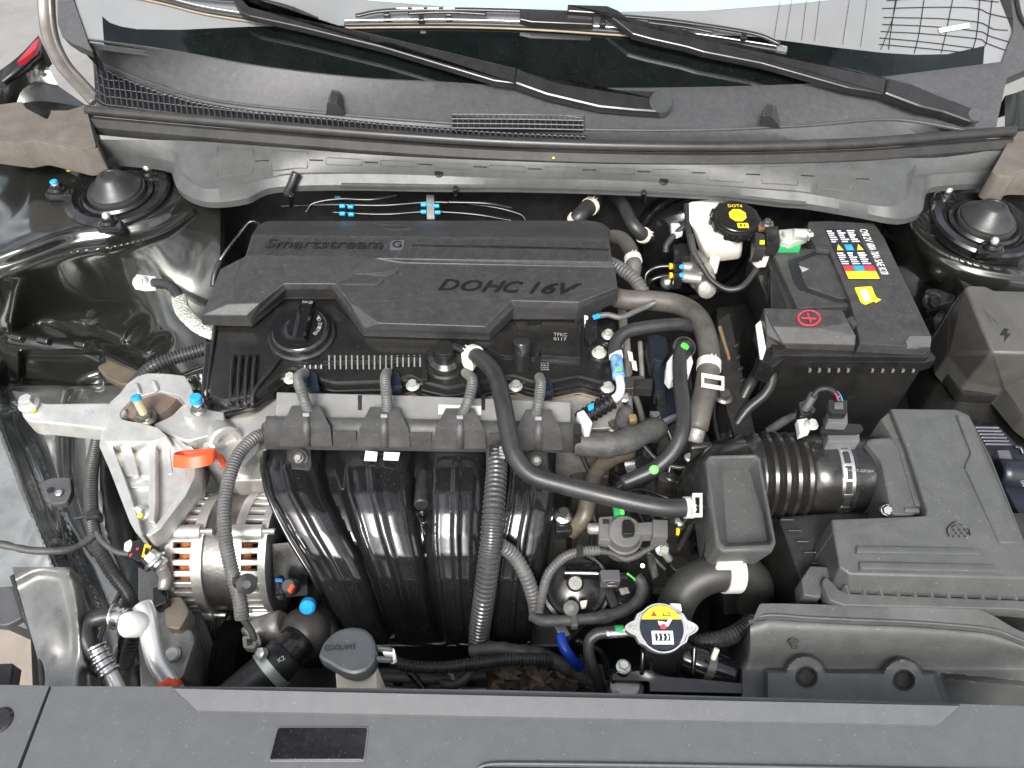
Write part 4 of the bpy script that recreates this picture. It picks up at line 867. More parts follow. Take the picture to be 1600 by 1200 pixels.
link('red_ring', *tube_m([P(1264 + 17 * math.cos(t), 497 + 11.5 * math.sin(t), -.0075) for t in np.linspace(0, 2 * math.pi, 33)], .0014, seg=8, step=.003), red, pc)
for a, b in (((1253, 497), (1275, 498)), ((1262, 490), (1267, 504))): link('red_plus', *tube_m([P(*a, -.0072), P(*b, -.0072)], .0012, seg=8), red, pc)
bc = thing('battery_cable', 'black battery cable hanging below the positive terminal cover', 'cable')
tube(bc, 'cable', [(1196, 562, -.06), (1206, 590, -.08), (1196, 615, -.1), (1168, 640, -.12), (1148, 668, -.14), (1142, 684, -.15)], 8, rubber); tube(bc, 'cable', [(1190, 575, -.09), (1172, 600, -.12), (1152, 640, -.15), (1140, 672, -.17)], 9, rubber)
slab(bc, 'clip', [(1126, 676), (1156, 676), (1156, 694), (1126, 694)], -.15, .02, dark, .003, .003)
nt_ = thing('battery_clamp', 'silver negative battery clamp on green base with black connectors', 'clamp')
slab(nt_, 'green_base', [(1217, 372), (1252, 378), (1251, 386), (1218, 386)], -.018, .012, dgreen, .002)
slab(nt_, 'clamp_plate', [(1216, 358), (1240, 356), (1264, 360), (1264, 370), (1248, 376), (1236, 380), (1220, 376)], -.008, .012, zinc, .003, .004)
lathe(nt_, 'post', P(1231, 368, -.008), Vector((0, 0, 1)), [(.011, 0), (.009, .006), (.007, .007)], zinc, 24); tube(nt_, 'clamp_bolt', [(1240, 365, 0), (1264, 366, .0)], 8, zinc); bolt(nt_, (1262, 368, .004), 6, steel, (1, 0, .2))
slab(nt_, 'connector_block', [(1180, 361), (1196, 366), (1197, 388), (1180, 388)], -.004, .03, dark, .002); slab(nt_, 'connector_block', [(1196, 354), (1216, 352), (1219, 378), (1199, 380)], 0, .03, satin, .002)
slab(nt_, 'copper_tab', [(1184, 346), (1208, 345), (1210, 356), (1186, 358)], -.006, .006, mat('copper_tab', (.6, .33, .18), .35, metal=.8), .001, .002); bolt(nt_, (1198, 350, -.005), 6, dsteel)
slab(nt_, 'yellow_tab', [(1187, 375), (1195, 375), (1195, 381), (1187, 381)], -.003, .006, yellow, .0006)

# ---- fuse box at the far right
fx = thing('fuse_box', 'big grey-black fuse box cover marked with a lightning bolt', 'fuse box')
facets(fx, 'cover', dict(a=(1507, 450, -.004), b=(1512, 445, -.004), c=(1540, 446, -.004), d=(1553, 453, -.004), e=(1670, 456, -.004), f=(1670, 552, -.008), g=(1551, 551, -.008), h=(1483, 478, -.06), i=(1481, 553, -.09), j=(1511, 597, -.10), k=(1568, 605, -.10), l=(1600, 655, -.11), m=(1670, 720, -.12)),
       [tuple(q) for q in ('abcdefg', 'agijh'.replace('i', 'i'), 'gfmlkj', 'gji')] if False else [tuple('abcdefg'), tuple('agih'), tuple('gji'), tuple('gkj'), tuple('gflk'), tuple('fml')], mat('fuse_box_plastic', (.075, .072, .066), .42, bump=(1300, .4, .0006), var=.12), bottom=-.14, bev=.004)
slab(fx, 'flange', [(1457, 498), (1470, 481), (1500, 470), (1670, 470), (1670, 740), (1596, 650), (1568, 618), (1502, 614), (1478, 580), (1468, 564)], -.118, .02, satin, .004, .006)
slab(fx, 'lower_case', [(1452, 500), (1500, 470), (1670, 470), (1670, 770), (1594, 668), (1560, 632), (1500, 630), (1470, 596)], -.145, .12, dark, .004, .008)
slab(fx, 'lightning_mark', [(1569, 512), (1577, 514), (1573, 520), (1580, 521), (1569, 534), (1570, 524), (1562, 523)], -.0062, .003, blackp, .0004)
link('triangle_mark', *tube_m([P(1538, 484, -.005), P(1557, 503, -.0055), P(1549, 502, -.0055), P(1538, 484, -.005)], .0007, seg=6, step=.004), airpl, fx)
rb = thing('relay_module', 'dark blue-black finned module behind the air filter box', 'module')
slab(rb, 'body', [(1510, 664), (1560, 664), (1600, 705), (1680, 800), (1620, 850), (1590, 800), (1545, 712)], -.10, .08, mat('blue_black_plastic', (.014, .016, .024), .35), .004, .006)
for k in range(6):
    y = 668 + k * 5.2; tube(rb, 'fin', [(1524 + k * 3, y, -.094), (1560 + k * 4, y + .6, -.094)], 1.7, mat('fin_blue_grey', (.12, .12, .14), .3, coat=.3))
slab(rb, 'plug', [(1558, 703), (1577, 703), (1584, 722), (1564, 724)], -.085, .02, mat('slate_plastic', (.09, .09, .1), .4), .002, .002)
tube(rb, 'guard', [(1585, 698, -.085), (1594, 700, -.085), (1598, 710, -.09)], 3.5, satin); tube(rb, 'cover_roll', [(1560, 738, -.09), (1610, 742, -.09)], 22, mat('blue_black_plastic', (.014,) * 3))
text(rb, 'marking', 'DMP', P(1594, 752, -.068), P(1598, 762, -.068), P(1599, 751, -.068), greyp, thick=.0003)

# ---- air filter box
ab = thing('air_filter_box', 'grey plastic air filter box cover with tall back shoulder', 'air filter box')
top = dict(a=(1391, 638, -.002), b=(1493, 639, -.002), c=(1514, 648, -.004), d=(1524, 666, -.004), e=(1550, 716, 0), f=(1604, 852, .0), g=(1670, 905, 0), h=(1328, 897, -.004), i=(1312, 886, -.004), j=(1302, 832, -.002), k=(1299, 811, -.004), l=(1432, 806, .0), m=(1446, 805, 0), n=(1448, 797, 0), o=(1417, 700, 0),
           p=(1670, 935, -.03), q=(1325, 922, -.03), r=(1304, 905, -.03), s=(1292, 845, -.03))
F = ['a b c d e f g h i j k l m n o', 'h g p q', 'i h q r', 'j i r s']
facets(ab, 'cover', top, [tuple(f.split()) for f in F], airpl, bottom=-.10, bev=.0045)
slab(ab, 'shoulder_plate', [(1493, 648), (1507, 650), (1516, 664), (1538, 718), (1592, 850), (1560, 850), (1506, 730), (1516, 708)], -.0005, .006, airpl, .002, .004, lift=.002)
for a in ([(1338, 853), (1520, 856), (1536, 867), (1338, 864)], [(1342, 878), (1553, 882), (1570, 894), (1344, 890)]):
    slab(ab, 'raised_rib', a, 0, .006, airpl, .0018, lift=.001)
mb = MB(); ip = lambda x, y: P(x, y, .0012)
for ln in ([(1483, 838), (1480, 826), (1493, 815), (1504, 822)], [(1504, 822), (1513, 826), (1516, 837)], [(1487, 824), (1493, 820)]): mb.add(*tube_m([ip(*q) for q in ln], .0007, seg=5, step=.004))
for i in range(3):
    for j in range(3): x, y = 1488 + i * 9 + (j % 2) * 4, 825 + j * 5; mb.add(*tube_m([ip(x, y), ip(x + 3, y + 2.5), ip(x + 1, y + 4)], .0006, seg=5, step=.002))
mb.build('filter_mark', blackp, ab)
fl = [(1284, 910), (1290, 900), (1300, 908), (1312, 922), (1330, 927), (1600, 938), (1670, 940), (1670, 960), (1582, 952), (1320, 946), (1296, 938)]
slab(ab, 'lower_flange', fl, -.035, .02, airpl, .003, .004); 
for k in range(11):
    x = 1322 + k * 26.2; dy = (x - 1322) * .028; a = P(x, 914 + dy, -.022); b = P(x + 5, 930 + dy, -.034); w_ = Vector((.0014, 0, 0)); d = Vector((0, 0, -.02)); link('stiffener', *loft([[a - w_, a + w_, a + w_ + d, a - w_ + d], [b - w_, b + w_, b + w_ + d, b - w_ + d]]), airpl, ab)
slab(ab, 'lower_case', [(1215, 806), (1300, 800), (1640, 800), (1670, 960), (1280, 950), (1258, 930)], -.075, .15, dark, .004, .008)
slab(ab, 'latch', [(1252, 905), (1266, 884), (1302, 886), (1306, 900), (1285, 912), (1283, 934), (1256, 930)], -.045, .03, airpl, .003, .003)
for k in range(5): tube(ab, 'case_rib', [(1220 + k * 12, 812 + k * 17, -.071), (1240 + k * 12, 812 + k * 17, -.069)], 1.5, plastic)
slab(ab, 'inlet_shroud', [(1352, 690), (1360, 684), (1404, 681), (1418, 690), (1427, 710), (1434, 795), (1430, 806), (1392, 806), (1386, 770), (1376, 720)], -.012, .09, airpl, .008, .01)
slab(ab, 'shoulder_side', [(1376, 655), (1391, 641), (1420, 704), (1446, 790), (1430, 790), (1404, 700)], -.010, .08, airpl, .002)
tube(ab, 'screw_boss', [(1412, 798, -.015), (1434, 798, -.015)], 6, airpl); bolt(ab, (1385, 797, -.02), 8, gloss, (-.2, -.5, .8))

# ---- intake hose
ih = thing('intake_hose', 'black ribbed rubber intake hose ending at the air filter box', 'intake hose')
IC = P(1278, 742, -.075); s = pxr(IC)
prof = [(56, -118), (60, -112)]
for k in range(5): prof += [(67, -106 + k * 17), (68, -101 + k * 17), (62, -97 + k * 17), (59, -93 + k * 17)]
prof += [(63, -18), (64, 0), (64, 36), (60, 38)]
lathe(ih, 'bellows', IC, X1, [(r * s, h * s) for r, h in prof], mat('glossy_rubber', (.022, .021, .02), .22, coat=.25, var=.2), 64, 50)
o = lathe(ih, 'hose_clamp', IC, X1, [(64.5 * s, 10 * s), (66.5 * s, 10 * s), (66.5 * s, 29 * s), (64.5 * s, 29 * s)], steel, 64)
lathe(o, 'clamp_groove', IC, X1, [(66 * s, 14.5 * s), (67 * s, 14.5 * s), (67 * s, 24 * s), (66 * s, 24 * s)], mat('dark_band', (.03, .03, .028), .35), 64)
for k in range(14):
    a = R(30 + k * 20); u = Vector((0, math.cos(a), math.sin(a))); t = X1.cross(u); link('clamp_bridge', *box_m(IC + u * 67.8 * s + X1 * 19.5 * s, 12 * s, .004, .003, Matrix((X1, t, u)).transposed(), .0005), steel, o)
lathe(ih, 'meter_tube', IC, X1, [(56 * s, 30 * s), (60 * s, 32 * s), (60 * s, 90 * s), (63 * s, 96 * s), (70 * s, 100 * s), (70 * s, 112 * s)], satin, 64)
link('elbow', *tube_m([IC - X1 * 112 * s, IC - X1 * 135 * s, IC + Vector((-150 * s, .0, -.025)), IC + Vector((-158 * s, .0, -.08))], .052, seg=28), mat('glossy_rubber', (.02,) * 3), ih, 60)
text(ih, 'marking', '>PBT-GF30<', P(1325, 737, -.009), P(1365, 739, -.009), P(1325, 733, -.009), greyp, thick=.0002); slab(ih, 'white_tab', [(1318, 731), (1324, 731), (1325, 746), (1319, 746)], -.009, .004, whitep, .0006)
ms = thing('airflow_sensor', 'grey airflow sensor plugged into the top of the intake hose', 'sensor')
slab(ms, 'flange', [(1282, 668), (1292, 660), (1345, 662), (1350, 672), (1340, 676), (1286, 676)], .006, .008, satin, .002, .002)
slab(ms, 'body', [(1292, 664), (1342, 666), (1344, 690), (1294, 690)], .0, .03, mat('sensor_grey', (.11, .115, .115), .45), .003, .003)
slab(ms, 'socket', [(1293, 640), (1324, 642), (1325, 662), (1294, 660)], .020, .02, mat('sensor_grey', (.11,) * 3), .002, .002)
slab(ms, 'plug', [(1294, 624), (1324, 625), (1324, 646), (1300, 646), (1294, 640)], .032, .02, satin, .002, .002); slab(ms, 'plug_window', [(1304, 628), (1318, 628), (1318, 638), (1304, 638)], .034, .004, mat('sensor_grey', (.11,) * 3), .001)
slab(ms, 'bracket', [(1246, 655), (1262, 652), (1266, 672), (1250, 678)], -.0, .012, silver, .002); bolt(ms, (1268, 664, .003), 7, zinc)
hw = thing('sensor_wiring', 'taped wiring loop curving down from the airflow sensor', 'wiring')
tube(hw, 'taped_loom', [(1200, 674, -.06), (1230, 655, -.03), (1252, 646, -.005), (1264, 630, .01), (1272, 615, .02)], 7, tape, rnd=.25); tube(hw, 'wires', [(1270, 620, .02), (1280, 609, .03), (1296, 608, .035), (1309, 618, .035), (1312, 628, .034)], 4, rubber)
for dx, mm in ((0, red), (3, whitep), (6, blue)): tube(hw, 'wire', [(1303 + dx, 612, .036), (1308 + dx, 620, .037), (1310 + dx, 627, .035)], 1.3, mm)
slab(hw, 'shiny_tape', [(1246, 630), (1262, 622), (1276, 640), (1270, 648), (1250, 650)], .004, .014, gloss, .004, .004)

# ---- resonator with recessed lid
rz = thing('air_resonator', 'grey box-shaped resonator with a recessed lid beside the intake hose', 'resonator')
ol = [(1101, 720), (1107, 710), (1182, 708), (1190, 716), (1214, 846), (1208, 859), (1130, 862), (1119, 852)]
il = [(1107, 724), (1111, 716), (1178, 714), (1184, 720), (1207, 843), (1203, 850), (1134, 853), (1126, 846)]
fl_ = [(1129, 740), (1132, 736), (1168, 735), (1172, 738), (1203, 840), (1200, 846), (1140, 849), (1136, 846)]
oz = [P(x, y, 0) for x, y in ol]; iz = [P(x, y, 0) for x, y in il]; fz = [P(x, y, -.028) for x, y in fl_]
rings = [[p - Vector((0, 0, .11)) + Vector((0, .02, 0)) for p in inset(oz, .006)], [p - Vector((0, 0, .006)) for p in oz], [q - Vector((0, 0, .0015)) for q in inset(oz, .001)], inset(oz, .0025), inset(iz, -.0015), [p - Vector((0, 0, .0015)) for p in iz], fz]
link('shell', *loft(rings, True, True), airpl, rz, 40)
tube(rz, 'spigot', [(1112, 852, -.06), (1108, 880, -.1)], 12, satin); tube(rz, 'nipple', [(1085, 790, -.045), (1112, 792, -.045)], 8, satin)

# ---- brake fluid reservoir
br = thing('brake_fluid_reservoir', 'cloudy white brake fluid reservoir with black cap', 'reservoir')
rings = [[P(x, y, z) for x, y in pp] for pp, z in (([(1092, 372), (1150, 372), (1160, 388), (1157, 404), (1125, 408), (1106, 405), (1092, 392)], -.085), ([(1082, 345), (1150, 345), (1162, 368), (1159, 390), (1125, 396), (1100, 392), (1086, 372)], -.05), ([(1072, 318), (1130, 311), (1160, 330), (1158, 362), (1126, 376), (1096, 366), (1078, 350)], -.022), ([(1076, 316), (1128, 310), (1154, 328), (1152, 358), (1126, 370), (1098, 361), (1082, 346)], -.018))]
rings = [fillet(r, .008, 3) for r in rings]
link('tank', *loft(rings), tank, br, 60)
c = P(1146, 352, -.022); s = pxr(c); ax = Vector((.02, -.12, 1)).normalized()
mb = MB(); mb.add(*lathe_m(c, ax, [(36 * s, 0), (37.5 * s, .004), (37.5 * s, .016), (36 * s, .019), (31 * s, .0195), (30 * s, .0205), (5 * s, .0205)], 48))
M_ = frame_of(ax)
for k in range(12):
    a = R(30 * k); u = M_ @ Vector((math.cos(a), math.sin(a), 0)); mb.add(*box_m(c + u * 37.5 * s + ax * .016, .006, .008, .014, Matrix((u, ax.cross(u), ax)).transposed(), .0012))
cap = mb.build('cap', satin, br, 30); ct = c + ax * .0208
ex, ey = M_ @ Vector((1, 0, 0)), M_ @ Vector((0, 1, 0))
def cq(x, y): return ct + ex * x * s + ey * y * s
text(cap, 'lettering', 'DOT4', cq(-10, 20), cq(12, 20), cq(-10, 26), yellow, thick=.0004)
oct_ = [cq(2 + 14 * math.cos(R(22.5 + 45 * k)), 3 + 14 * math.sin(R(22.5 + 45 * k))) for k in range(8)]
link('yellow_octagon', *loft([oct_, [p + ax * .0005 for p in oct_]]), yellow, cap)
for r0 in (4, 7.5): link('print_line', *tube_m([cq(2 + r0 * math.cos(t), 3 + r0 * math.sin(t)) + ax * .0006 for t in np.linspace(0, 2 * math.pi, 25)], .0004, seg=5, step=.002), blackp, cap)
bq = [cq(-2, -24), cq(15, -24), cq(15, -14), cq(-2, -14)]; link('yellow_print', *loft([bq, [p + ax * .0005 for p in bq]]), yellow, cap); text(cap, 'lettering', 'Ii', cq(2, -22) + ax * .0005, cq(10, -22) + ax * .0005, cq(2, -16) + ax * .0005, blackp, thick=.0003)
tube(br, 'neck', [(1118, 400, -.07), (1112, 425, -.1)], 8, tank)
bb = thing('brake_booster', 'big round black brake booster behind the white reservoir', 'brake booster')
c = P(1090, 410, -.16); lathe(bb, 'drum', c + Vector((0, .06, 0)), Vector((-.05, -1, .25)), [(.115, -.04), (.118, .0), (.112, .01), (.105, .012), (.098, .03), (.06, .045), (.04, .047)], gloss, 64, 50)
link('crimp_ring', *tube_m([c + Vector((0, .045, .0)) + frame_of((-.05, -1, .25)) @ Vector((.114 * math.cos(t), .114 * math.sin(t), 0)) for t in np.linspace(0, 2 * math.pi, 49)], .006, seg=8, step=.012), satin, bb)
mc = thing('master_cylinder', 'cast aluminium brake master cylinder under the white reservoir', 'master cylinder')
tube(mc, 'barrel', [(1092, 405, -.10), (1098, 440, -.10)], 20, alud); lathe(mc, 'end_cap', P(1104, 452, -.095), Vector((0, -.8, .5)), [(.016, -.02), (.016, .004), (.013, .006), (.004, .0065)], alud, 32)
tube(mc, 'outlet', [(1066, 418, -.095), (1095, 418, -.095)], 9, alud); tube(mc, 'outlet', [(1066, 432, -.09), (1095, 436, -.09)], 9, alud)
for i, pts in enumerate(([(1066, 417, -.095), (1030, 417, -.1), (1010, 428, -.11), (1008, 450, -.13)], [(1068, 430, -.09), (1035, 432, -.1), (1016, 440, -.11), (1012, 455, -.13)])):
    tube(mc, 'brake_pipe', pts, 4, pipe); slab(mc, 'connector', [(1053, 411 + i * 16), (1066, 411 + i * 16), (1066, 423 + i * 15), (1053, 423 + i * 15)], -.082, .02, satin, .002); lathe(mc, 'blue_dot', P(1066, 417 + i * 13, -.082), Vector((0, -.5, .9)), [(.0045, -.002), (.0045, .001), (.003, .002)], 14, blue) if False else link('blue_dot', *lathe_m(P(1065, 417 + i * 13, -.081), Vector((0, -.5, .9)), [(.0045, -.002), (.0045, .001), (.003, .002)], 14), blue, mc)
    tube(mc, 'yellow_ring', [(1046, 416 + i * 14.5, -.094), (1050, 416 + i * 14.5, -.094)], 5, yellow)
slab(mc, 'sensor_plug', [(1052, 382), (1076, 380), (1077, 400), (1054, 402)], -.07, .02, satin, .003, .002); tube(mc, 'sensor_lead', [(1040, 394, -.07), (1042, 382, -.06), (1056, 365, -.05), (1072, 352, -.04)], 5, corr, pitch=3.2)
lathe(mc, 'ball_nut', P(1042, 442, -.11), Vector((0, -.6, .8)), [(.013, 0), (.013, .006), (.007, .012), (.003, .013)], steel, 20)
slab(mc, 'white_bracket', [(1048, 348), (1062, 348), (1068, 362), (1058, 366), (1050, 362)], -.045, .01, silver, .002, .003)
lc = thing('level_sensor_cable', 'thin black cable looping from the reservoir to a cream plug', 'cable')
tube(lc, 'cable', [(1072, 320, -.02), (1076, 360, -.03), (1082, 392, -.045), (1098, 418, -.06), (1112, 438, -.07), (1135, 452, -.075), (1158, 449, -.07), (1176, 430, -.06), (1192, 405, -.045)], 4.5, rubber); tube(lc, 'sleeve', [(1078, 368, -.032), (1084, 394, -.046), (1096, 415, -.058)], 6, corr, pitch=3.4)
slab(lc, 'cream_plug', [(1180, 388), (1192, 382), (1204, 392), (1200, 406), (1186, 407), (1179, 400)], -.03, .016, creamm, .003, .003); slab(lc, 'plug_hole', [(1184, 396), (1194, 394), (1194, 402), (1185, 403)], -.0296, .004, mat('cream_shade', (.5, .46, .36), .5), .0005)

# ---- splash guard box at the front right
gb = thing('front_duct', 'grey moulded air duct with two round dimples behind the front panel', 'duct')
gr = [[(1172, 990, -.13), (1186, 950, -.045), (1203, 943, -.04), (1370, 947, -.04), (1393, 943, -.036), (1479, 946, -.036), (1537, 955, -.04), (1590, 984, -.05), (1660, 1010, -.06)],
      [(1160, 996, -.13), (1170, 972, -.05), (1200, 962, -.042), (1266, 966, -.042), (1350, 970, -.042), (1427, 973, -.042), (1542, 983, -.044), (1590, 999, -.05), (1660, 1030, -.06)]]
strip(gb, 'lid', gr, airpl, 70, .015, sub=3, ang=40)
l2 = [(1160, 998, -.14), (1171, 976, -.054), (1200, 966, -.046), (1266, 970, -.046), (1350, 974, -.046), (1427, 977, -.046), (1542, 987, -.048), (1590, 1003, -.054), (1660, 1034, -.064)]
strip(gb, 'lid_edge', [gr[1], l2], airpl, 70, .01); tube(gb, 'seam_groove', [(x, y + 1.5, z - .0035) for x, y, z in l2], 1.6, dark); tube(gb, 'rim_bead', [(x, y - 1, z + .001) for x, y, z in gr[1][1:]], 2.2, airpl)
lx, ly, lz = zip(*l2)
def duct(x, t):
    y0 = np.interp(x, lx, ly) + 1; y = y0 + (1112 - y0) * t; z0 = np.interp(x, lx, lz) - .004
    z = z0 + (-.104 - z0) * ss(np.clip((y - y0) / (1046 - y0), 0, 1) * .93)
    st = ss((y - 1044 - (x - 1200) * .012) / 7)
    for cx, cy in ((1258, 1055), (1410, 1060)): st = np.maximum(st, ss((35 - np.hypot(x - cx, (y - cy) * 1.05)) / 5))
    st = st * ss((1464 + (y - 1050) * .3 - x) / 8) * ss((x - 1192) / 8); z = z + .022 * st
    for cx, cy in ((1260, 1058), (1412, 1063)): z = z - .020 * ss((18 - np.hypot(x - cx, (y - cy) * 1.05)) / 6)
    z = z - .05 * ss((y - 1050 - (x - 1462) * .10) / 9) * ss((x - 1466 - (y - 1050) * .3) / 8)
    return P(x, y, float(z))
rows = [[duct(x, t) for x in np.arange(1160, 1661, 2.5)] for t in np.linspace(0, 1, 64)]; rows = [[p - Vector((0, 0, .01)) for p in rows[0]]] + rows; rows = [[r[0] + Vector((.005, .03, -.08))] + r for r in rows]
link('front_face', *loft(rows, False, False, False), airpl, gb, 50)
link('arrow_mark', *slab_m([(1239, 993), (1250, 1003), (1245, 1003), (1247, 1012), (1237, 1012), (1236, 1003), (1231, 1003)], -.062, .003, .0004), plastic, gb)
# ================================================================ front panel, wipers, hoses, harnesses, front-left lines, depth clutter
# ---- panel over the radiator
fp_ = thing('radiator_shroud', 'wide textured grey panel across the front of the bay', 'panel')
slab(fp_, 'main_panel', [(81, 1072), (400, 1073), (780, 1078), (1200, 1090), (1600, 1103), (1680, 1106), (1680, 1300), (0, 1300), (33, 1200)], .0, .03, shroudpl, .002, .001)
prism(fp_, 'raised_band', [(268, 1074, .004), (272, 1076, .0095), (308, 1110, .0045), (312, 1113, .0005), (312, 1113, -.006), (268, 1074, -.006)], [(1500, 1102, .004), (1499, 1103, .0095), (1466, 1133, .0045), (1463, 1137, .0005), (1463, 1137, -.006), (1500, 1102, -.006)], shroudpl)
slab(fp_, 'glossy_label', [(434, 1137), (574, 1137), (568, 1187), (421, 1187)], .0012, .004, mat('scuffed_gloss_label', (.006, .006, .008), .16, spec=.25, dust=.05, var=.3, vscale=120), .0006, .003)
slab(fp_, 'label_rim', [(431, 1134.5), (577, 1134.5), (571, 1190), (418, 1190)], .0008, .003, shroudpl, .0008, .004)
tube(fp_, 'edge_bead', [(748, 1200, .001), (760, 1195, .002), (800, 1193, .002), (1000, 1195, .002), (1300, 1200, .002), (1680, 1208, .002)], 2.5, shroudpl)
slab(fp_, 'dark_slot', [(742, 1204), (760, 1198), (1300, 1203), (1680, 1211), (1680, 1300), (740, 1300)], .0008, .004, blackp, .0004)
sp = thing('side_panel', 'small grey corner panel with a round clip at the front left', 'panel')
slab(sp, 'panel_sheet', [(-60, 1069), (77, 1071), (27, 1200), (-10, 1300), (-60, 1300)], .0, .03, shroudpl, .002, .001)
lathe(sp, 'clip', P(0, 1126, .0), Vector((0, 0, 1)), [(.013, -.004), (.013, .001), (.011, .003), (.008, .003), (.0075, .001), (.004, .001)], satin, 32)

# ---- wipers
def ws_slab(parent, name, pts, th, m, lift, bev=.002, r=.001):
    q = fillet([WS(x, y, lift) for x, y in pts], r); rings = [[p - WN * th for p in q], [p - WN * bev for p in q], [p - WN * bev * .3 for p in inset(q, bev * .3, WN)], inset(q, bev, WN)]
    return link(name, *loft(rings), m, parent)
def ws_tube(parent, name, pts, rp, m, lift, **k): return tube(parent, name, [WS(p[0], p[1], p[2] if len(p) > 2 else lift) for p in pts], rp, m, **k)
def wiper_set(label, arm, head, pivot, pr, blade, frames, hooks, tail):
    t = thing('wiper', label, 'wiper', 'windscreen wipers')
    ws_slab(t, 'arm', arm, .014, wiper, .034, .0025); ws_slab(t, 'arm_head', head, .016, wiper, .036, .004, .004)
    c = WS(*pivot, .030); lathe(t, 'pivot_cap', c, WN, [(pr * pxr(c), -.01), (pr * pxr(c), .005), (pr * .9 * pxr(c), .008), (pr * .8 * pxr(c), .0075), (pr * .3 * pxr(c), .009)], mat('smoked_cap', (.06, .065, .065), .2, coat=.3), 40)
    b = ws_tube(t, 'blade', blade, 3.4, rubber, .006); ws_tube(b, 'blade_edge', [(x, y + 4) for x, y in blade], 1.6, mat('tan_blade_edge', (.3, .24, .17), .5), .004)
    ws_tube(b, 'spring_strip', [(x, y - 4) for x, y in blade], 1.5, steel, .011)
    for f in frames: ws_tube(t, 'frame', f, 4.2, wiper, .018, flat=.7)
    for x, y in hooks: ws_slab(t, 'claw', [(x - 4, y - 4), (x + 4, y - 4), (x + 5, y + 5), (x - 5, y + 5)], .018, wiper, .02)
    if tail: ws_slab(t, 'end_clip', tail, .012, mat('clip_grey', (.2, .2, .2), .35, coat=.3), .014)
    return t
wiper_set('black wiper whose arm crosses the screen to a pivot near the middle', [(372, 6), (384, 12), (400, 29), (600, 74), (808, 124), (804, 148), (773, 144), (600, 92), (470, 60), (400, 45), (384, 38), (374, 22)], [(808, 124), (845, 138), (880, 148), (960, 157), (1028, 160), (1045, 176), (1028, 193), (985, 190), (933, 185), (853, 166), (803, 148)], (1027, 176), 19,
          [(200, -8), (260, 5), (320, 20), (400, 33), (460, 42), (512, 50)], [[(250, -4), (330, 6), (380, 10)], [(395, 8), (430, 15), (461, 24), (499, 40)]], [(425, 18), (461, 25)], [(502, 40), (513, 38), (517, 50), (505, 52)])
rw = wiper_set('black wiper whose arm runs down to a pivot at the right end of the cowl', [(885, 26), (945, 28), (962, 35), (983, 52), (1016, 63), (1093, 79), (1220, 106), (1332, 128), (1372, 139), (1367, 164), (1313, 155), (1180, 117), (1093, 100), (1067, 92), (1013, 80), (984, 72), (965, 57), (944, 41), (885, 37)], [(1372, 139), (1407, 148), (1447, 165), (1497, 184), (1515, 194), (1514, 206), (1498, 208), (1457, 193), (1420, 184), (1383, 170), (1367, 164)], (1505, 197), 12,
          [(540, 42), (620, 41), (720, 41), (820, 44), (933, 51), (1067, 61), (1160, 74), (1222, 84)], [[(559, 35), (605, 27), (701, 25), (800, 27), (885, 30)], [(640, 31), (701, 29), (760, 32)], [(885, 30), (1000, 38), (1072, 46), (1171, 62), (1213, 78)], [(1010, 45), (1072, 53), (1110, 60)]], [(606, 30), (702, 30), (858, 33), (1065, 53), (1158, 66), (660, 38), (940, 44)], [(1210, 76), (1227, 79), (1226, 88), (1210, 86)])
ws_slab(rw, 'hub', [(812, 28), (900, 30), (925, 40), (925, 52), (830, 48), (812, 44)], .022, wiper, .024)
for i in range(4): ws_slab(rw, 'chrome_strip', [(622 + i * 24, 24), (640 + i * 24, 24), (640 + i * 24, 27), (622 + i * 24, 27)], .004, steel, .024, .0008)

# ---- plain hoses
def hose(name, label, pts, rp, m=rubber, cat='hose', **k):
    t = thing(name, label, cat); tube(t, 'hose_body', pts, rp, m, **k); t['_pts'] = 0; del t['_pts']; return t
pts = [(735, 552, -.02), (757, 565, -.005), (775, 588, .0), (786, 630, .0), (795, 680, -.012), (804, 712, -.02), (830, 742, -.028), (880, 758, -.03), (960, 778, -.03), (1030, 792, -.032), (1085, 793, -.036)]
h = hose('breather_hose', 'thick black breather hose curving from the cam cover dome to the resonator', pts, 14.5)
band(h, 'hose_clip', pts, .02, 15, 10, white); band(h, 'hose_clip', pts, .985, 15.5, 13, white); 
def clip_frame(parent, x0, y0, x1, y1, z, sk=0.):    # the sprung window of a hose clip
    t_ = 4.5
    for q in ([(x0, y0), (x1, y0 + sk), (x1, y0 + t_ + sk), (x0, y0 + t_)], [(x0, y1 - t_), (x1, y1 - t_ + sk), (x1, y1 + sk), (x0, y1)], [(x0, y0 + t_), (x0 + t_, y0 + t_ + sk * .3), (x0 + t_, y1 - t_ + sk * .3), (x0, y1 - t_)], [(x1 - t_, y0 + t_ + sk * .7), (x1, y0 + t_ + sk), (x1, y1 - t_ + sk), (x1 - t_, y1 - t_ + sk * .7)]): slab(parent, 'clip_frame', q, z, .004, white, .0006)
clip_frame(h, 1082, 770, 1098, 806, -.016)
tube(h, 'nozzle', [(708, 541, -.022), (735, 552, -.02)], 6, satin)
slab(h, 'white_lock', [(720, 552), (730, 545), (744, 556), (738, 566), (724, 560)], -.012, .02, creamm, .002, .002); slab(h, 'white_lock', [(729, 543), (735, 538), (737, 545), (732, 552)], -.008, .012, creamm, .0015)
pts = [(1075, 540, -.03), (1066, 545, -.02), (1062, 560, -.015), (1063, 600, -.01), (1068, 640, -.012), (1066, 675, -.02), (1050, 708, -.035), (1020, 734, -.05), (990, 748, -.06), (972, 756, -.065)]
h = hose('vapour_hose', 'thin black hose with bright green paint marks above the gearbox', pts, 12); tube(h, 'nozzle', [(978, 752, -.064), (966, 762, -.075)], 9, satin)
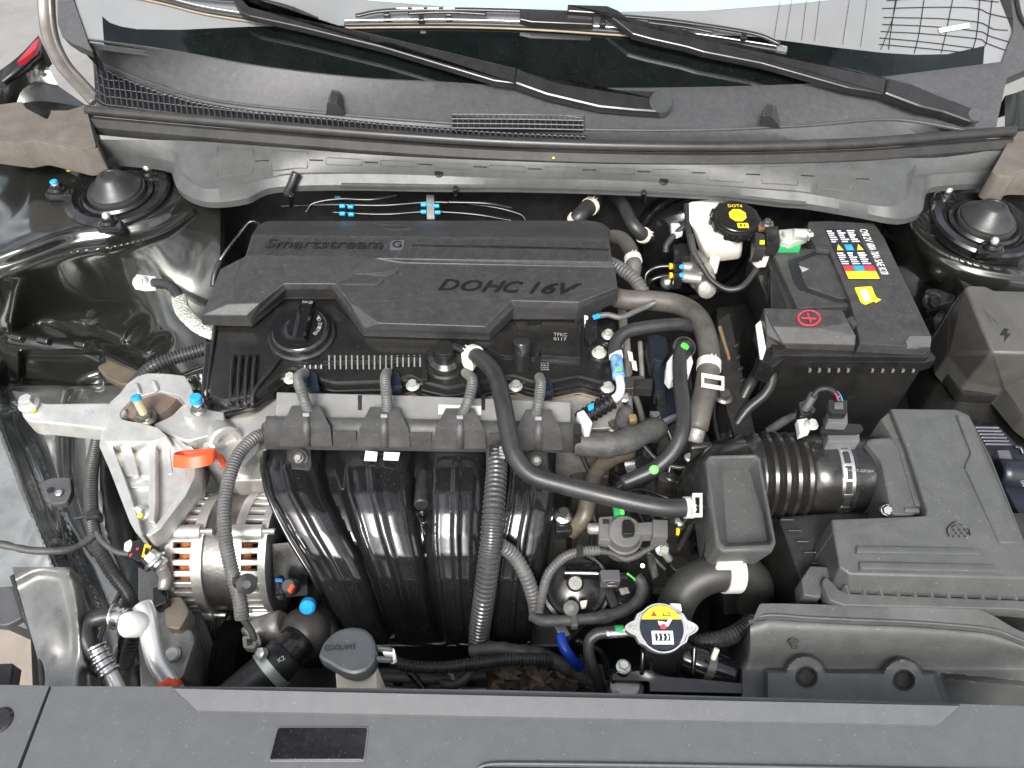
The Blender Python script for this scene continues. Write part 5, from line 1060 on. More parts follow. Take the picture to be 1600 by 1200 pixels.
for f, dz in ((.11, .012), (.84, .0125)):
    q = smooth_path([W(p) for p in pts], .003); k = int(f * (len(q) - 1)); ax_ = (q[k + 1] - q[k - 1]).normalized(); n_ = Vector((.1, -.45, .88)); n_ = (n_ - ax_ * n_.dot(ax_)).normalized()
    lathe(h, 'green_mark', q[k] + n_ * .0112, n_, [(.0065, -.002), (.006, .001), (.003, .0016)], green, 16)
o = slab(h, 'white_clip', [(1042, 566), (1052, 552), (1058, 560), (1056, 590), (1048, 594), (1041, 585)], -.02, .02, silver, .002, .002); slab(h, 'white_clip', [(1070, 566), (1080, 555), (1083, 566), (1076, 588), (1071, 580)], -.02, .02, silver, .002, .002)
lathe(h, 'mouth', P(1067, 545, -.03), Vector((.1, -.4, .9)), [(.012, -.01), (.0175, 0), (.0175, .008), (.0145, .009), (.013, .002)], rubber, 32)
pts = [(925, 445, -.075), (945, 457, -.06), (975, 468, -.05), (1020, 470, -.045), (1062, 477, -.04), (1090, 496, -.035), (1103, 525, -.03), (1108, 560, -.03), (1104, 600, -.035), (1096, 635, -.045), (1088, 670, -.06)]
h = hose('heater_hose', 'thick dusty grey heater hose bending down right of the engine cover', pts, 16.5, dustrub); band(h, 'hose_clip', pts, .76, 17.5, 15, white); clip_frame(h, 1096, 582, 1132, 602, -.012, 6); tube(h, 'hose_nozzle', [(1089, 668, -.06), (1084, 690, -.075)], 14, alud)
pts = [(1094, 514, -.05), (1070, 508, -.035), (1058, 507, -.03), (1020, 510, -.025), (985, 516, -.025), (968, 527, -.03), (961, 540, -.035), (961, 556, -.04)]
h = hose('vent_hose', 'short black hose arching beside the corner of the cam cover', pts, 10.5); tube(h, 'connector', [(962, 553, -.04), (967, 590, -.04)], 10, mat('pale_blue_plastic', (.16, .3, .5), .35, var=.4, vscale=90)); lathe(h, 'green_mark', P(967, 578, -.0315), Vector((0, -.4, .9)), [(.005, -.003), (.0045, .001), (.002, .0016)], green, 14)
band(h, 'white_ring', [(962, 553, -.04), (967, 590, -.04)], .1, 10.6, 9, whitep, ears=False, thick=.0004); tube(h, 'white_pipe', [(967, 588, -.04), (970, 605, -.042), (966, 618, -.044), (952, 628, -.048)], 7, silver)
pts = [(955, 626, -.05), (905, 657, -.06)]; tube(h, 'quick_coupling', pts, 15, gloss, pitch=9, amp=.12); slab(h, 'white_lock', [(901, 645), (912, 640), (926, 660), (922, 672), (914, 672)], -.045, .016, white, .002, .002); slab(h, 'blue_mark', [(918, 633), (928, 629), (928, 637), (920, 641)], -.034, .003, blue, .0005)
h = hose('coolant_hose', 'black hose with two tan clamps behind the engine cover', [(890, 360, -.1), (900, 345, -.06), (912, 330, -.05), (926, 318, -.05), (932, 300, -.05)], 13)
for f in (.35, .68): band(h, 'tan_clamp', [(890, 360, -.1), (900, 345, -.06), (912, 330, -.05), (926, 318, -.05), (932, 300, -.05)], f, 13.5, 7, creamm)
pts = [(955, 300, -.05), (972, 318, -.05), (985, 345, -.05), (998, 362, -.06), (1012, 372, -.08)]; h = hose('coolant_hose', 'shiny black hose with one clamp left of the brake booster', pts, 11); band(h, 'tan_clamp', pts, .9, 11.5, 6, creamm)
pts = [(955, 370, -.06), (972, 374, -.05), (984, 390, -.045), (990, 412, -.045), (988, 432, -.06)]; h = hose('coolant_hose', 'dusty hose with white clamp at the right edge of the engine cover', pts, 12, dustrub); band(h, 'white_clamp', pts, .78, 12.5, 10, white)
t = thing('conduit', 'grey ribbed conduit running from under the engine cover towards the heater hose', 'conduit'); tube(t, 'conduit_body', [(950, 410, -.05), (970, 420, -.042), (990, 435, -.042), (1004, 455, -.05), (1010, 475, -.07)], 11, corrg, pitch=6)
t = thing('sensor_lead', 'light grey wire running over the heater hose to a cam sensor', 'conduit'); tube(t, 'conduit_body', [(932, 494, -.03), (950, 492, -.028), (970, 496, -.03), (990, 488, -.028), (1012, 478, -.025), (1024, 472, -.02)], 4.5, corrg); slab(t, 'plug', [(914, 500), (928, 494), (934, 500), (932, 528), (922, 535), (914, 524)], -.034, .02, satin, .002, .002); slab(t, 'teal_tip', [(926, 492), (936, 490), (938, 494), (928, 497)], -.022, .004, blue, .0006); slab(t, 'white_plug', [(913, 492), (919, 494), (919, 507), (914, 506)], -.034, .01, whitep, .001, .001)

# ---- electrical conduits
def conduit(label, parts, name='conduit', cat='conduit'):
    t = thing(name, label, cat)
    for nm, pts, rp, m, k in parts: tube(t, nm, pts, rp, m, **k)
    return t
cg = dict(pitch=5.5, amp=.14)
t = conduit('thick shiny corrugated conduit hanging down over the manifold from the wiring rail', [('conduit_body', [(776, 706, -.06), (776, 735, -.055), (771, 800, -.06), (766, 860, -.085), (757, 930, -.14), (749, 990, -.21), (748, 1016, -.235)], 18, mat('shiny_conduit', (.05, .05, .052), .25, coat=.2, dust=.06), dict(pitch=8.2, amp=.1)), ('branch', [(782, 852, -.09), (803, 868, -.11), (822, 900, -.13), (834, 935, -.16), (838, 960, -.18)], 12, corrg, dict(pitch=7, amp=.1))])
slab(t, 'clamp', [(764, 694), (778, 692), (790, 696), (790, 718), (764, 716)], -.045, .02, dark, .002); 
for k in range(4): slab(t, 'clamp_tooth', [(780, 697 + k * 5), (789, 697 + k * 5), (789, 700 + k * 5), (780, 700 + k * 5)], -.042, .006, greyp, .0006)
t = conduit('dark conduit looping over the throttle body to the sensor', [('conduit_body', [(842, 955, -.165), (848, 925, -.145), (858, 895, -.125), (880, 872, -.115), (905, 862, -.11), (935, 860, -.115)], 8, corrg, dict(pitch=5, amp=.13)), ('tape_end', [(930, 860, -.115), (955, 864, -.12), (972, 872, -.125), (985, 872, -.125), (1010, 860, -.12), (1032, 846, -.115)], 5, tape, dict(rnd=.2))])
slab(t, 'clip', [(901, 850), (911, 850), (911, 870), (901, 870)], -.1, .012, dark, .001)
t = conduit('taped grey loom running from the conduit end past the throttle body to the radiator cap', [('loom', [(832, 962, -.175), (850, 970, -.17), (900, 968, -.165), (940, 964, -.16), (972, 955, -.155), (998, 938, -.15), (1004, 915, -.145), (994, 900, -.14)], 9.5, tape, dict(rnd=.25))], 'loom', 'loom')
slab(t, 'grey_clip', [(891, 958), (901, 958), (904, 978), (893, 978)], -.152, .012, corrg, .002, .002); lathe(t, 'clip_head', P(892, 950, -.152), Vector((0, -.4, .9)), [(.011, 0), (.010, .004), (.004, .006)], corrg, 24); tube(t, 'green_wire', [(980, 896, -.13), (988, 902, -.135), (994, 908, -.14)], 1.6, green)
conduit('black corrugated conduit along the front behind the coolant cap', [('conduit_body', [(612, 1032, -.20), (640, 1041, -.20), (690, 1043, -.20), (750, 1036, -.20), (800, 1030, -.2), (860, 1030, -.21)], 10, corr, cg)])
t = conduit('brown-grey taped loom at the bottom of the manifold', [('loom', [(735, 1018, -.215), (770, 1013, -.21), (810, 1018, -.21), (845, 1022, -.215), (880, 1040, -.22), (930, 1070, -.24), (950, 1085, -.26)], 11, tape, dict(rnd=.25)), ('branch', [(750, 1028, -.21), (735, 1050, -.215), (715, 1068, -.22), (690, 1068, -.23)], 7, tape, dict(rnd=.25))], 'loom', 'loom')
t = conduit('bright blue taped lead below the throttle body', [('blue_sleeve', [(876, 992, -.17), (882, 1012, -.17), (894, 1030, -.18), (905, 1042, -.2)], 8.5, bluet, {})], 'lead', 'lead'); slab(t, 'plug', [(866, 978), (884, 976), (892, 992), (876, 998)], -.165, .016, dsteel, .002)
conduit('black conduit arching from the firewall side behind the engine mount', [('conduit_body', [(345, 538, -.10), (310, 548, -.10), (270, 560, -.10), (240, 572, -.10), (222, 588, -.115), (208, 605, -.14)], 11, corr, dict(pitch=5.2, amp=.14))])
t = conduit('long black conduit dropping past the engine mount to the front left', [('conduit_body', [(160, 650, -.13), (152, 690, -.12), (143, 740, -.115), (143, 800, -.115), (150, 845, -.11), (172, 890, -.12), (198, 925, -.135), (208, 955, -.15), (206, 1000, -.17), (196, 1040, -.2)], 11, corr, dict(pitch=5.2, amp=.14)), ('loom', [(-40, 842, -.06), (0, 850, -.065), (50, 860, -.075), (100, 860, -.085), (125, 852, -.095), (148, 836, -.1)], 5.5, tape, dict(rnd=.2)), ('branch', [(150, 832, -.1), (162, 848, -.1), (182, 862, -.105), (202, 866, -.11)], 4.5, tape, {})])
slab(t, 'clip', [(133, 798), (154, 796), (155, 808), (134, 811)], -.1, .014, dark, .002); tube(t, 'clip_stem', [(118, 810, -.12), (138, 806, -.105)], 3, dark, pitch=2.4)
t = conduit('grey conduit bending from the wiring rail over the alternator', [('conduit_body', [(416, 678, -.085), (398, 684, -.07), (376, 706, -.065), (360, 740, -.065), (351, 790, -.07), (352, 840, -.078), (362, 890, -.09), (374, 935, -.11), (378, 965, -.13)], 11, corrg, dict(pitch=5.2, amp=.12)), ('loom', [(378, 965, -.13), (392, 985, -.15), (398, 1000, -.16)], 5, tape, {})])
lathe(t, 'clip', P(386, 912, -.085), Vector((.3, -.5, .8)), [(.013, 0), (.013, .004), (.005, .008)], dark, 24); slab(t, 'clip', [(362, 900), (384, 906), (382, 916), (362, 912)], -.078, .012, dark, .002)

# ---- thick taped harness and brown hose right of the rail
t = thing('loom', 'wide grey taped loom leaving the right end of the wiring rail', 'loom')
tube(t, 'loom_body', [(904, 690, -.085), (930, 694, -.082), (960, 694, -.08), (990, 684, -.08), (1018, 672, -.085), (1032, 668, -.09)], 23, tape, r1=17, rnd=.18); tube(t, 'branch', [(985, 678, -.085), (972, 664, -.085), (974, 648, -.085), (986, 642, -.085)], 11, tape, rnd=.25)
slab(t, 'tan_plug', [(982, 646), (994, 646), (996, 656), (984, 658)], -.075, .012, brass, .002)
hose('oil_hose', 'brown-black hose curving under the taped loom down beside the manifold', [(985, 706, -.12), (955, 716, -.11), (932, 738, -.11), (920, 775, -.115), (912, 808, -.125), (892, 832, -.15)], 13.5, mat('brown_black_rubber', (.085, .07, .05), .4, var=.25, dust=.15))
# ---- sensor valve
t = thing('purge_valve', 'grey purge valve with round body and square plugs below the breather hose', 'valve'); gv = mat('valve_grey', (.13, .13, .13), .42, var=.12)
slab(t, 'bracket', [(936, 808), (958, 806), (960, 843), (936, 843)], -.10, .03, gv, .003, .002); slab(t, 'bracket_notch', [(942, 811), (952, 811), (952, 818), (942, 818)], -.0985, .004, dark, .0005)
lathe(t, 'solenoid', P(974, 838, -.115), Vector((0, -.15, 1)), [(.026, -.03), (.026, .0), (.0235, .002), (.0225, .02), (.02, .0225)], gv, 40); slab(t, 'top_cap', [(973, 812), (985, 811), (992, 818), (992, 834), (976, 836), (972, 830)], -.085, .01, satin, .002, .003)
slab(t, 'neck', [(990, 816), (1022, 814), (1022, 834), (990, 834)], -.09, .02, gv, .003); slab(t, 'plug', [(1020, 811), (1044, 812), (1044, 838), (1020, 838)], -.085, .025, gv, .002); slab(t, 'plug', [(1043, 816), (1060, 818), (1060, 838), (1043, 836)], -.09, .02, satin, .002); slab(t, 'yellow_tip', [(1057, 824), (1063, 826), (1062, 833), (1057, 834)], -.086, .008, yellow, .001)
slab(t, 'green_tag', [(958, 790), (974, 789), (976, 802), (960, 804)], -.09, .01, dgreen, .001); slab(t, 'green_mark', [(968, 790), (974, 789), (976, 802), (970, 803)], -.0885, .003, green, .0005); tube(t, 'pipe_stub', [(920, 826, -.12), (938, 826, -.115)], 9, alud)
# ---- throttle body
t = thing('throttle_body', 'round glossy black throttle housing with side plug', 'throttle body'); c = P(900, 918, -.18)
lathe(t, 'housing', c, Vector((-.05, -.4, .9)), [(.05, -.06), (.05, 0), (.048, .004), (.044, .004), (.043, .016), (.04, .019), (.034, .016), (.03, .018), (.018, .022), (.004, .023)], satin, 56)
slab(t, 'bridge', [(882, 884), (936, 880), (940, 900), (882, 900)], -.145, .016, gloss, .002); tube(t, 'link_bar', [(882, 895, -.138), (936, 896, -.138)], 3, steel); lathe(t, 'knob', P(898, 910, -.15), Vector((0, -.5, .85)), [(.012, 0), (.012, .008), (.009, .01)], satin, 28)
slab(t, 'plug', [(938, 890), (968, 890), (970, 908), (940, 908)], -.13, .02, mat('slate_plastic', (.09,) * 3), .002, .002); slab(t, 'plug', [(966, 893), (982, 895), (982, 905), (966, 904)], -.132, .016, satin, .002); tube(t, 'hook', [(962, 910, -.13), (950, 911, -.13), (950, 915, -.13), (964, 915, -.13)], 1.5, dsteel)
for x, y in ((912, 945), (908, 870)): slab(t, 'white_pad', [(x - 6, y - 6), (x + 6, y - 8), (x + 4, y + 2), (x - 3, y + 4)], -.15, .006, creamm, .001, .002)
mt = thing('sensor_module', 'black motor housing with a printed square code label', 'module'); slab(mt, 'housing', [(938, 880), (980, 868), (1010, 860), (1022, 890), (1018, 940), (990, 960), (950, 930)], -.17, .06, satin, .005, .006); slab(mt, 'housing_rib', [(940, 912), (955, 910), (968, 946), (955, 950)], -.16, .01, dark, .002)
slab(mt, 'plain_label', [(967, 920), (980, 917), (984, 926), (971, 930)], -.168, .0012, mat('label_tan', (.35, .32, .27), .5, var=.5, vscale=600), .0002); slab(mt, 'bracket', [(1010, 866), (1022, 864), (1030, 900), (1020, 905)], -.15, .01, dsteel, .002); bolt(mt, (1034, 857, -.13), 8, zinc, (.3, -.6, .7)); tube(mt, 'bolt_shank', [(1034, 858, -.132), (1046, 874, -.15)], 6, zinc)
for x, y in ((985, 866), (1004, 884)): tube(mt, 'bolt', [(x, y, -.165), (x, y, -.158)], 4, zinc)

# ---- upper radiator hose, filler neck, cap
pts = [(1176, 948, -.16), (1180, 918, -.12), (1168, 898, -.095), (1140, 895, -.085), (1108, 898, -.085), (1078, 914, -.095), (1058, 942, -.115), (1046, 985, -.15), (1040, 1020, -.18)]
h = hose('radiator_hose', 'very thick black radiator hose elbow with a cream clamp', pts, 29, mat('matt_hose_rubber', (.028, .028, .027), .45, bump=(700, .25, .0006), var=.15), seg=32)
band(h, 'cream_clamp', pts, .375, 30, 26, white, ears=False); slab(h, 'clamp_tab', [(1120, 876), (1134, 872), (1162, 874), (1160, 884), (1122, 884)], -.048, .012, creamm, .003, .003); slab(h, 'hook', [(1046, 942), (1064, 943), (1066, 956), (1050, 952)], -.06, .008, whitep, .002, .002)
conduit('black corrugated conduit sweeping under the thick radiator hose', [('conduit_body', [(1188, 905, -.19), (1186, 940, -.17), (1172, 972, -.15), (1140, 994, -.14), (1100, 1003, -.14), (1060, 1006, -.15)], 14, corr, dict(pitch=6.4, amp=.14))])
rc = thing('hot_coolant_cap', 'silver radiator cap with yellow and black hot-surface warning sticker', 'radiator cap')
CN = Vector((.0, -.22, 1)).normalized(); CC = P(1034, 981, -.055); s = pxr(CC); MM = frame_of(CN)
def cpt(x, y, h=0): return CC + (MM @ Vector((x, y, h / s))) * s if False else CC + MM @ Vector((x * s, y * s, h))
base = []
for k in range(72):
    a = 2 * math.pi * k / 72; r = 38 + 20 * max(0, abs(math.cos(a)) - .72) ** 1.0 * (1 / .28); base.append((math.cos(a) * r, math.sin(a) * min(r, 38)))
base = [(x, y * (1 if abs(x) < 40 else .62)) for x, y in base]
ring = lambda q, h: [cpt(x * q, y * q, h) for x, y in base]
link('metal_cap', *loft([ring(1, -.012), ring(1, -.002), ring(.985, 0), ring(.93, 0), ring(.90, -.003)]), mat('stamped_steel', (.72, .72, .7), .32, metal=.85, bump=(300, .2, .0006)), rc, 50)
dk_ = lathe(rc, 'sticker', CC + CN * -.004, CN, [(34 * s, 0), (34 * s, .0045), (33 * s, .0055), (5 * s, .0055)], navy, 56)
yq = [cpt(math.cos(t) * 33.5, math.sin(t) * 33.5, .0017) for t in np.linspace(R(22), R(158), 24)]; link('yellow_print', *loft([yq, [p + CN * .0005 for p in yq]]), yellow, dk_)
def cl(name, pts, m, h=.0024): q = [cpt(x, y, h - .0006) for x, y in pts]; return link(name, *loft([q, [p + CN * .0005 for p in q]]), m, dk_)
cl('warning_triangle', [(-16, 17), (-6, 17), (-11, 26)], mat('print_red_brown', (.35, .03, .02), .5)); cl('book_print', [(3, 17), (15, 17), (15, 18.5), (4.5, 18.5), (4.5, 23), (3, 23)], blackp); cl('book_print', [(9, 23), (15, 23), (15, 18.5), (13.5, 18.5), (13.5, 21.5), (9, 21.5)], blackp)
cl('white_print', [(-17, -25), (16, -25), (16, -5), (-17, -5)], whitep); cl('black_print', [(-12, -20), (11, -20), (11, -9), (-12, -9)], navy, .0029)
for x in (-9, -2, 5): cl('white_print', [(x, -19), (x + 2.5, -19), (x + 4, -14), (x + 2.5, -10), (x, -10), (x + 1.5, -14)], whitep, .0034)
cl('white_print', [(-6, 10), (8, 8), (12, 14), (18, 14), (10, 2), (0, 1), (-4, 4)], whitep); cl('red_print', [(-2, 4), (4, 6), (8, 0), (2, -3), (-3, -1)], red, .0029)
text(rc, 'stamped_text', 'PCC', cpt(-50, -3, .0), cpt(-39, -3, .0), cpt(-50, 4, .0), alud, thick=.0004); text(rc, 'stamped_text', '1.1', cpt(40, -3, .0), cpt(48, -3, .0), cpt(40, 4, .0), alud, thick=.0004)
fn = thing('filler_neck', 'black radiator filler neck and bracket under the silver cap', 'filler neck')
tube(fn, 'neck', [(1034, 988, -.07), (1036, 1040, -.13)], 34, gloss, seg=32); slab(fn, 'flange_bar', [(957, 1052), (1031, 1044), (1037, 1056), (1160, 1067), (1160, 1084), (1016, 1081), (1015, 1065), (957, 1063)], -.105, .05, gloss, .003, .002)
for x in (1005, 1085): tube(fn, 'neck_rib', [(x, 1010, -.09), (x - 2, 1052, -.105)], 4, gloss)
tube(fn, 'hose_stub', [(1060, 1022, -.12), (1100, 1040, -.12), (1140, 1056, -.13)], 27, gloss, seg=28); band(fn, 'clamp', [(1060, 1022, -.12), (1100, 1040, -.12), (1140, 1056, -.13)], .55, 27.5, 12, dsteel, ears=False); tube(fn, 'clamp_pin', [(1114, 1030, -.085), (1120, 1014, -.075)], 4.5, creamm)
for x in (1007, 1087, 1130): link('moulded_ring', *tube_m([P(x + 5 * math.cos(t), (1055 if x < 1050 else 1072) + 5 * math.sin(t), -.107 + (.0 if x < 1050 else -.004)) for t in np.linspace(0, 6.283, 17)], .0007, seg=6, step=.002), satin, fn)
bolt(fn, (974, 1042, -.10), 8, zinc); lathe(fn, 'grommet', P(980, 1072, -.12), Vector((0, 0, 1)), [(.02, -.02), (.02, 0), (.014, .006), (.008, .006)], alud, 32)
h = hose('overflow_hose', 'black overflow hose from the radiator cap bending down to the front', [(975, 986, -.085), (948, 988, -.085), (930, 992, -.088), (920, 1005, -.095), (922, 1030, -.11), (934, 1062, -.13), (940, 1085, -.15)], 9); band(h, 'green_mark', [(975, 986, -.085), (948, 988, -.085)], .4, 9.2, 14, dgreen, ears=False, thick=.0004); tube(h, 'pipe', [(990, 987, -.085), (946, 990, -.084)], 8, steel)

# ---- coolant filler
cc = thing('coolant_filler', 'dark grey COOLANT flap cap on a cream filler neck', 'cap')
slab(cc, 'neck', [(523, 1036), (588, 1032), (590, 1110), (528, 1110)], -.05, .12, creamm, .004, .006)
tear = [(497, 1024), (503, 1006), (515, 992), (530, 982), (550, 978), (570, 981), (583, 993), (589, 1012), (586, 1034), (573, 1049), (553, 1055), (534, 1050), (518, 1040), (500, 1030)]
fc = mat('cap_dark_grey', (.05, .055, .06), .38, bump=(500, .2, .0005), dust=.12, var=.15)
o = slab(cc, 'flap', tear, -.022, .022, fc, .004, .006); text(o, 'lettering', 'COOLANT', P(507, 1018, -.0212), P(556, 1015, -.0212), P(507, 1010, -.0212), mat('embossed_grey', (.035, .037, .04), .3), thick=.0012)
slab(cc, 'hinge', [(586, 1008), (612, 1010), (612, 1016), (588, 1014)], -.028, .01, fc, .002); slab(cc, 'hinge', [(586, 1024), (612, 1026), (612, 1031), (586, 1030)], -.028, .01, fc, .002); slab(cc, 'cream_hinge', [(596, 1012), (616, 1012), (619, 1028), (612, 1032), (600, 1026)], -.034, .012, white, .003, .003)

# ---- thermostat housing and lower hose
th = thing('thermostat_housing', 'dark rounded thermostat housing with a bright blue cap', 'housing')
link('dome', *lathe_m(P(476, 990, -.20), Vector((-.1, -.5, .85)), [(.036, -.06), (.036, 0), (.034, .012), (.026, .022), (.014, .028), (.004, .029)], 40), mat('housing_brown_black', (.045, .04, .036), .35, dust=.12), th, 60)
tube(th, 'collar', [(470, 998, -.19), (452, 1018, -.19), (436, 1038, -.19)], 30, satin, seg=32); tube(th, 'spout', [(440, 975, -.19), (408, 985, -.2), (390, 1000, -.2)], 22, alud); lathe(th, 'blue_cap', P(482, 944, -.165), Vector((.1, -.75, .6)), [(.0105, 0), (.0105, .01), (.0075, .013), (.002, .0135)], blue, 28)
tube(th, 'side_neck', [(492, 968, -.2), (510, 985, -.21), (515, 1010, -.22)], 18, dark)
pts = [(446, 1024, -.185), (425, 1045, -.185), (395, 1070, -.19), (360, 1100, -.20)]
h = hose('radiator_hose', 'thick black lower hose with a silver band at the front left', pts, 33, rubber, seg=32); band(h, 'silver_clamp', pts, .28, 34, 15, mat('pale_green_steel', (.6, .65, .58), .35, metal=.5), ears=False); text(h, 'marking', 'K2', P(436, 1036, -.148), P(446, 1030, -.148), P(433, 1030, -.148), whitep, thick=.0003); lathe(h, 'clamp_screw', P(412, 1022, -.155), Vector((-.4, -.2, .8)), [(.008, 0), (.008, .008), (.004, .01)], zinc, 6)
ps_ = thing('level_plug', 'small tan electrical plug on a bracket by the lower pulley', 'plug'); tube(ps_, 'plug_body', [(402, 1000, -.18), (388, 1006, -.175)], 12, creamm); slab(ps_, 'plug_face', [(378, 994), (394, 992), (402, 1004), (396, 1014), (380, 1012)], -.165, .014, mat('plug_grey', (.25, .25, .22), .45), .002, .003); slab(ps_, 'plug_core', [(384, 998), (392, 998), (394, 1006), (386, 1008)], -.163, .004, dark, .001)

# ---- air conditioning lines
ac = thing('air_con_pipe', 'silver air conditioning pipe with a round capped service port', 'pipe')
tube(ac, 'pipe', [(222, 945, -.07), (230, 965, -.075), (236, 1000, -.085), (246, 1035, -.10), (262, 1062, -.115), (280, 1090, -.13)], 15, mat('bright_aluminium_pipe', (.78, .78, .76), .3, metal=.7, var=.06), seg=24)
lathe(ac, 'port_cap', P(222, 975, -.075), Vector((-.45, -.35, .8)), [(.014, 0), (.0155, .006), (.015, .020), (.013, .023), (.004, .0235)], mat('cap_light_grey', (.66, .66, .64), .4), 36); tube(ac, 'orange_ring', [(258, 1060, -.113), (272, 1078, -.123)], 15.6, orange); lathe(ac, 'round_plug', P(272, 1022, -.17), Vector((0, -.3, .9)), [(.011, 0), (.011, .006), (.008, .008)], alud, 28)
lathe(ac, 'green_dot', P(243, 984, -.062), Vector((.5, -.4, .7)), [(.003, 0), (.003, .0008)], 10 and green, 12) if False else None
pts = [(205, 964, -.09), (180, 962, -.09), (155, 965, -.09), (138, 975, -.09), (135, 995, -.092), (142, 1015, -.1), (150, 1025, -.105)]
h = hose('air_con_hose', 'black air conditioning hose bending down with silver crimped ends', pts, 14)
tube(h, 'crimp', [(200, 966, -.088), (178, 963, -.088)], 15, steel, pitch=9, amp=.1); lathe(h, 'crimp_lip', P(178, 963, -.088), Vector((1, 0, 0)), [(.015, 0), (.0165, 0), (.0165, .002), (.015, .002)], steel, 28); tube(h, 'crimp', [(150, 1010, -.1), (160, 1032, -.108), (172, 1052, -.115)], 17, steel, pitch=11, amp=.12); tube(h, 'pipe', [(172, 1050, -.115), (186, 1078, -.125), (195, 1095, -.13)], 11, mat('bright_aluminium_pipe', (.78,) * 3))
pz = thing('pressure_sensor', 'black plug with yellow lock on a silver pressure fitting', 'sensor'); slab(pz, 'plug', [(206, 846), (222, 842), (238, 850), (232, 872), (216, 878), (202, 870)], -.10, .03, gloss, .003, .002); slab(pz, 'yellow_lock', [(226, 850), (236, 853), (230, 871), (221, 870)], -.0985, .006, yellow, .001, .001); slab(pz, 'lock_slot', [(227, 855), (232, 857), (229, 866), (225, 865)], -.0955, .004, blackp, .0005)
slab(pz, 'wire_seal', [(194, 848), (204, 842), (208, 852), (200, 862), (193, 860)], -.105, .02, creamm, .002, .002); tube(pz, 'fitting', [(232, 870, -.11), (252, 884, -.115)], 13, steel); bolt(pz, (243, 878, -.105), 13, steel, (-.6, .4, .5)); tube(pz, 'elbow', [(250, 884, -.12), (258, 900, -.14), (256, 920, -.15)], 9, alud); 
for x, y in ((215, 858), (205, 867)): link('red_dot', *lathe_m(P(x, y, -.0995), Vector((0, 0, 1)), [(.002, 0), (.002, .001)], 10), red, pz)
cp = thing('compressor', 'dull cast compressor body below the alternator pulley', 'compressor'); slab(cp, 'casting', [(215, 880), (262, 888), (290, 930), (300, 990), (296, 1060), (220, 1090), (215, 1000)], -.20, .1, alud, .01, .01); slab(cp, 'casting_lug', [(255, 935), (282, 930), (296, 955), (280, 985), (258, 980)], -.17, .03, mat('dirty_casting', (.3, .26, .2), .55, metal=.3, dust=.3), .006, .006)
slab(cp, 'black_cap', [(238, 918), (258, 914), (262, 940), (240, 950)], -.155, .02, gloss, .003, .003); slab(cp, 'panel', [(262, 988), (298, 980), (305, 1000), (285, 1060), (262, 1062)], -.185, .02, alud, .004, .006); tube(cp, 'brace', [(188, 925, -.16), (160, 985, -.17), (130, 1085, -.19)], 4, dsteel)
wb = thing('washer_bottle', 'pale translucent washer bottle at the front left corner', 'bottle'); link('tank', *loft([[P(x, y, z) for x, y in [(-60, 960), (20, 975), (60, 990), (66, 1100), (-60, 1100)]] for z in (-.30, -.20)] + [[P(x, y, -.18) for x, y in [(-60, 975), (15, 985), (48, 1000), (52, 1100), (-60, 1100)]]]), mat('bottle_plastic', (.3, .26, .22), .45, var=.1, sub=.2), wb, 40)
bk_ = thing('lamp_bracket', 'pale painted metal bracket at the front left behind the corner panel', 'bracket'); bpm = mat('galvanised_paint', (.24, .24, .23), .3, metal=.6, coat=.3, bump=(40, .15, .003), var=.2, dust=.1)
def horn(x, y): return -.075 - .02 * ss((y - 900) / 180) + ridge(x, y, [(108, 895), (120, 950), (134, 1040)], 9, .012) + ridge(x, y, [(22, 905), (60, 888), (105, 893)], 10, .012) - .02 * ss((x - 118) / 20) + blob(x, y, 80, 990, 30, 40, 0, .006)
rows = [[P(x, y, float(horn(np.array(x), np.array(y)))) for x in np.linspace(20 + (y - 890) * .28, 112 + (y - 890) * .17, 40)] for y in np.linspace(886, 1090, 70)]
rows = [[r[0] - Vector((0, 0, .03))] + r + [r[-1] - Vector((0, 0, .03))] for r in rows]; rows = [[p - Vector((0, 0, .03)) for p in rows[0]]] + rows; link('bracket_sheet', *loft(rows, False, False, False), bpm, bk_, 50); tube(bk_, 'edge_fold', [(22, 900, -.078), (40, 960, -.085), (62, 1010, -.092), (70, 1085, -.1)], 6, dark)
slab(bk_, 'small_plate', [(-30, 920), (20, 915), (36, 965), (10, 978), (-30, 976)], -.09, .01, mat('blue_grey_steel', (.2,) * 3), .002, .004); slab(bk_, 'black_clip', [(-20, 1038), (20, 1036), (14, 1072), (-20, 1074)], -.03, .02, satin, .003, .002)

# ---- ground strap
gs = thing('ground_strap', 'silver braided ground strap bolted to the left inner wing', 'strap'); slab(gs, 'terminal', [(207, 436), (214, 428), (243, 432), (243, 450), (224, 451), (209, 448)], -.070, .006, silver, .001, .002); bolt(gs, (219, 441, -.069), 8, zinc, (0, -.5, .85), hh=.6)
tube(gs, 'sleeve', [(241, 442, -.068), (258, 444, -.06), (270, 450, -.055), (280, 464, -.055)], 8, rubber, rnd=.2); tube(gs, 'braid', [(279, 462, -.055), (284, 482, -.055), (298, 500, -.055), (316, 514, -.06), (335, 522, -.065)], 12, mat('braided_wire', (.62, .64, .56), .4, metal=.6, bump=(260, 1., .004), var=.2, vscale=120), flat=.35)

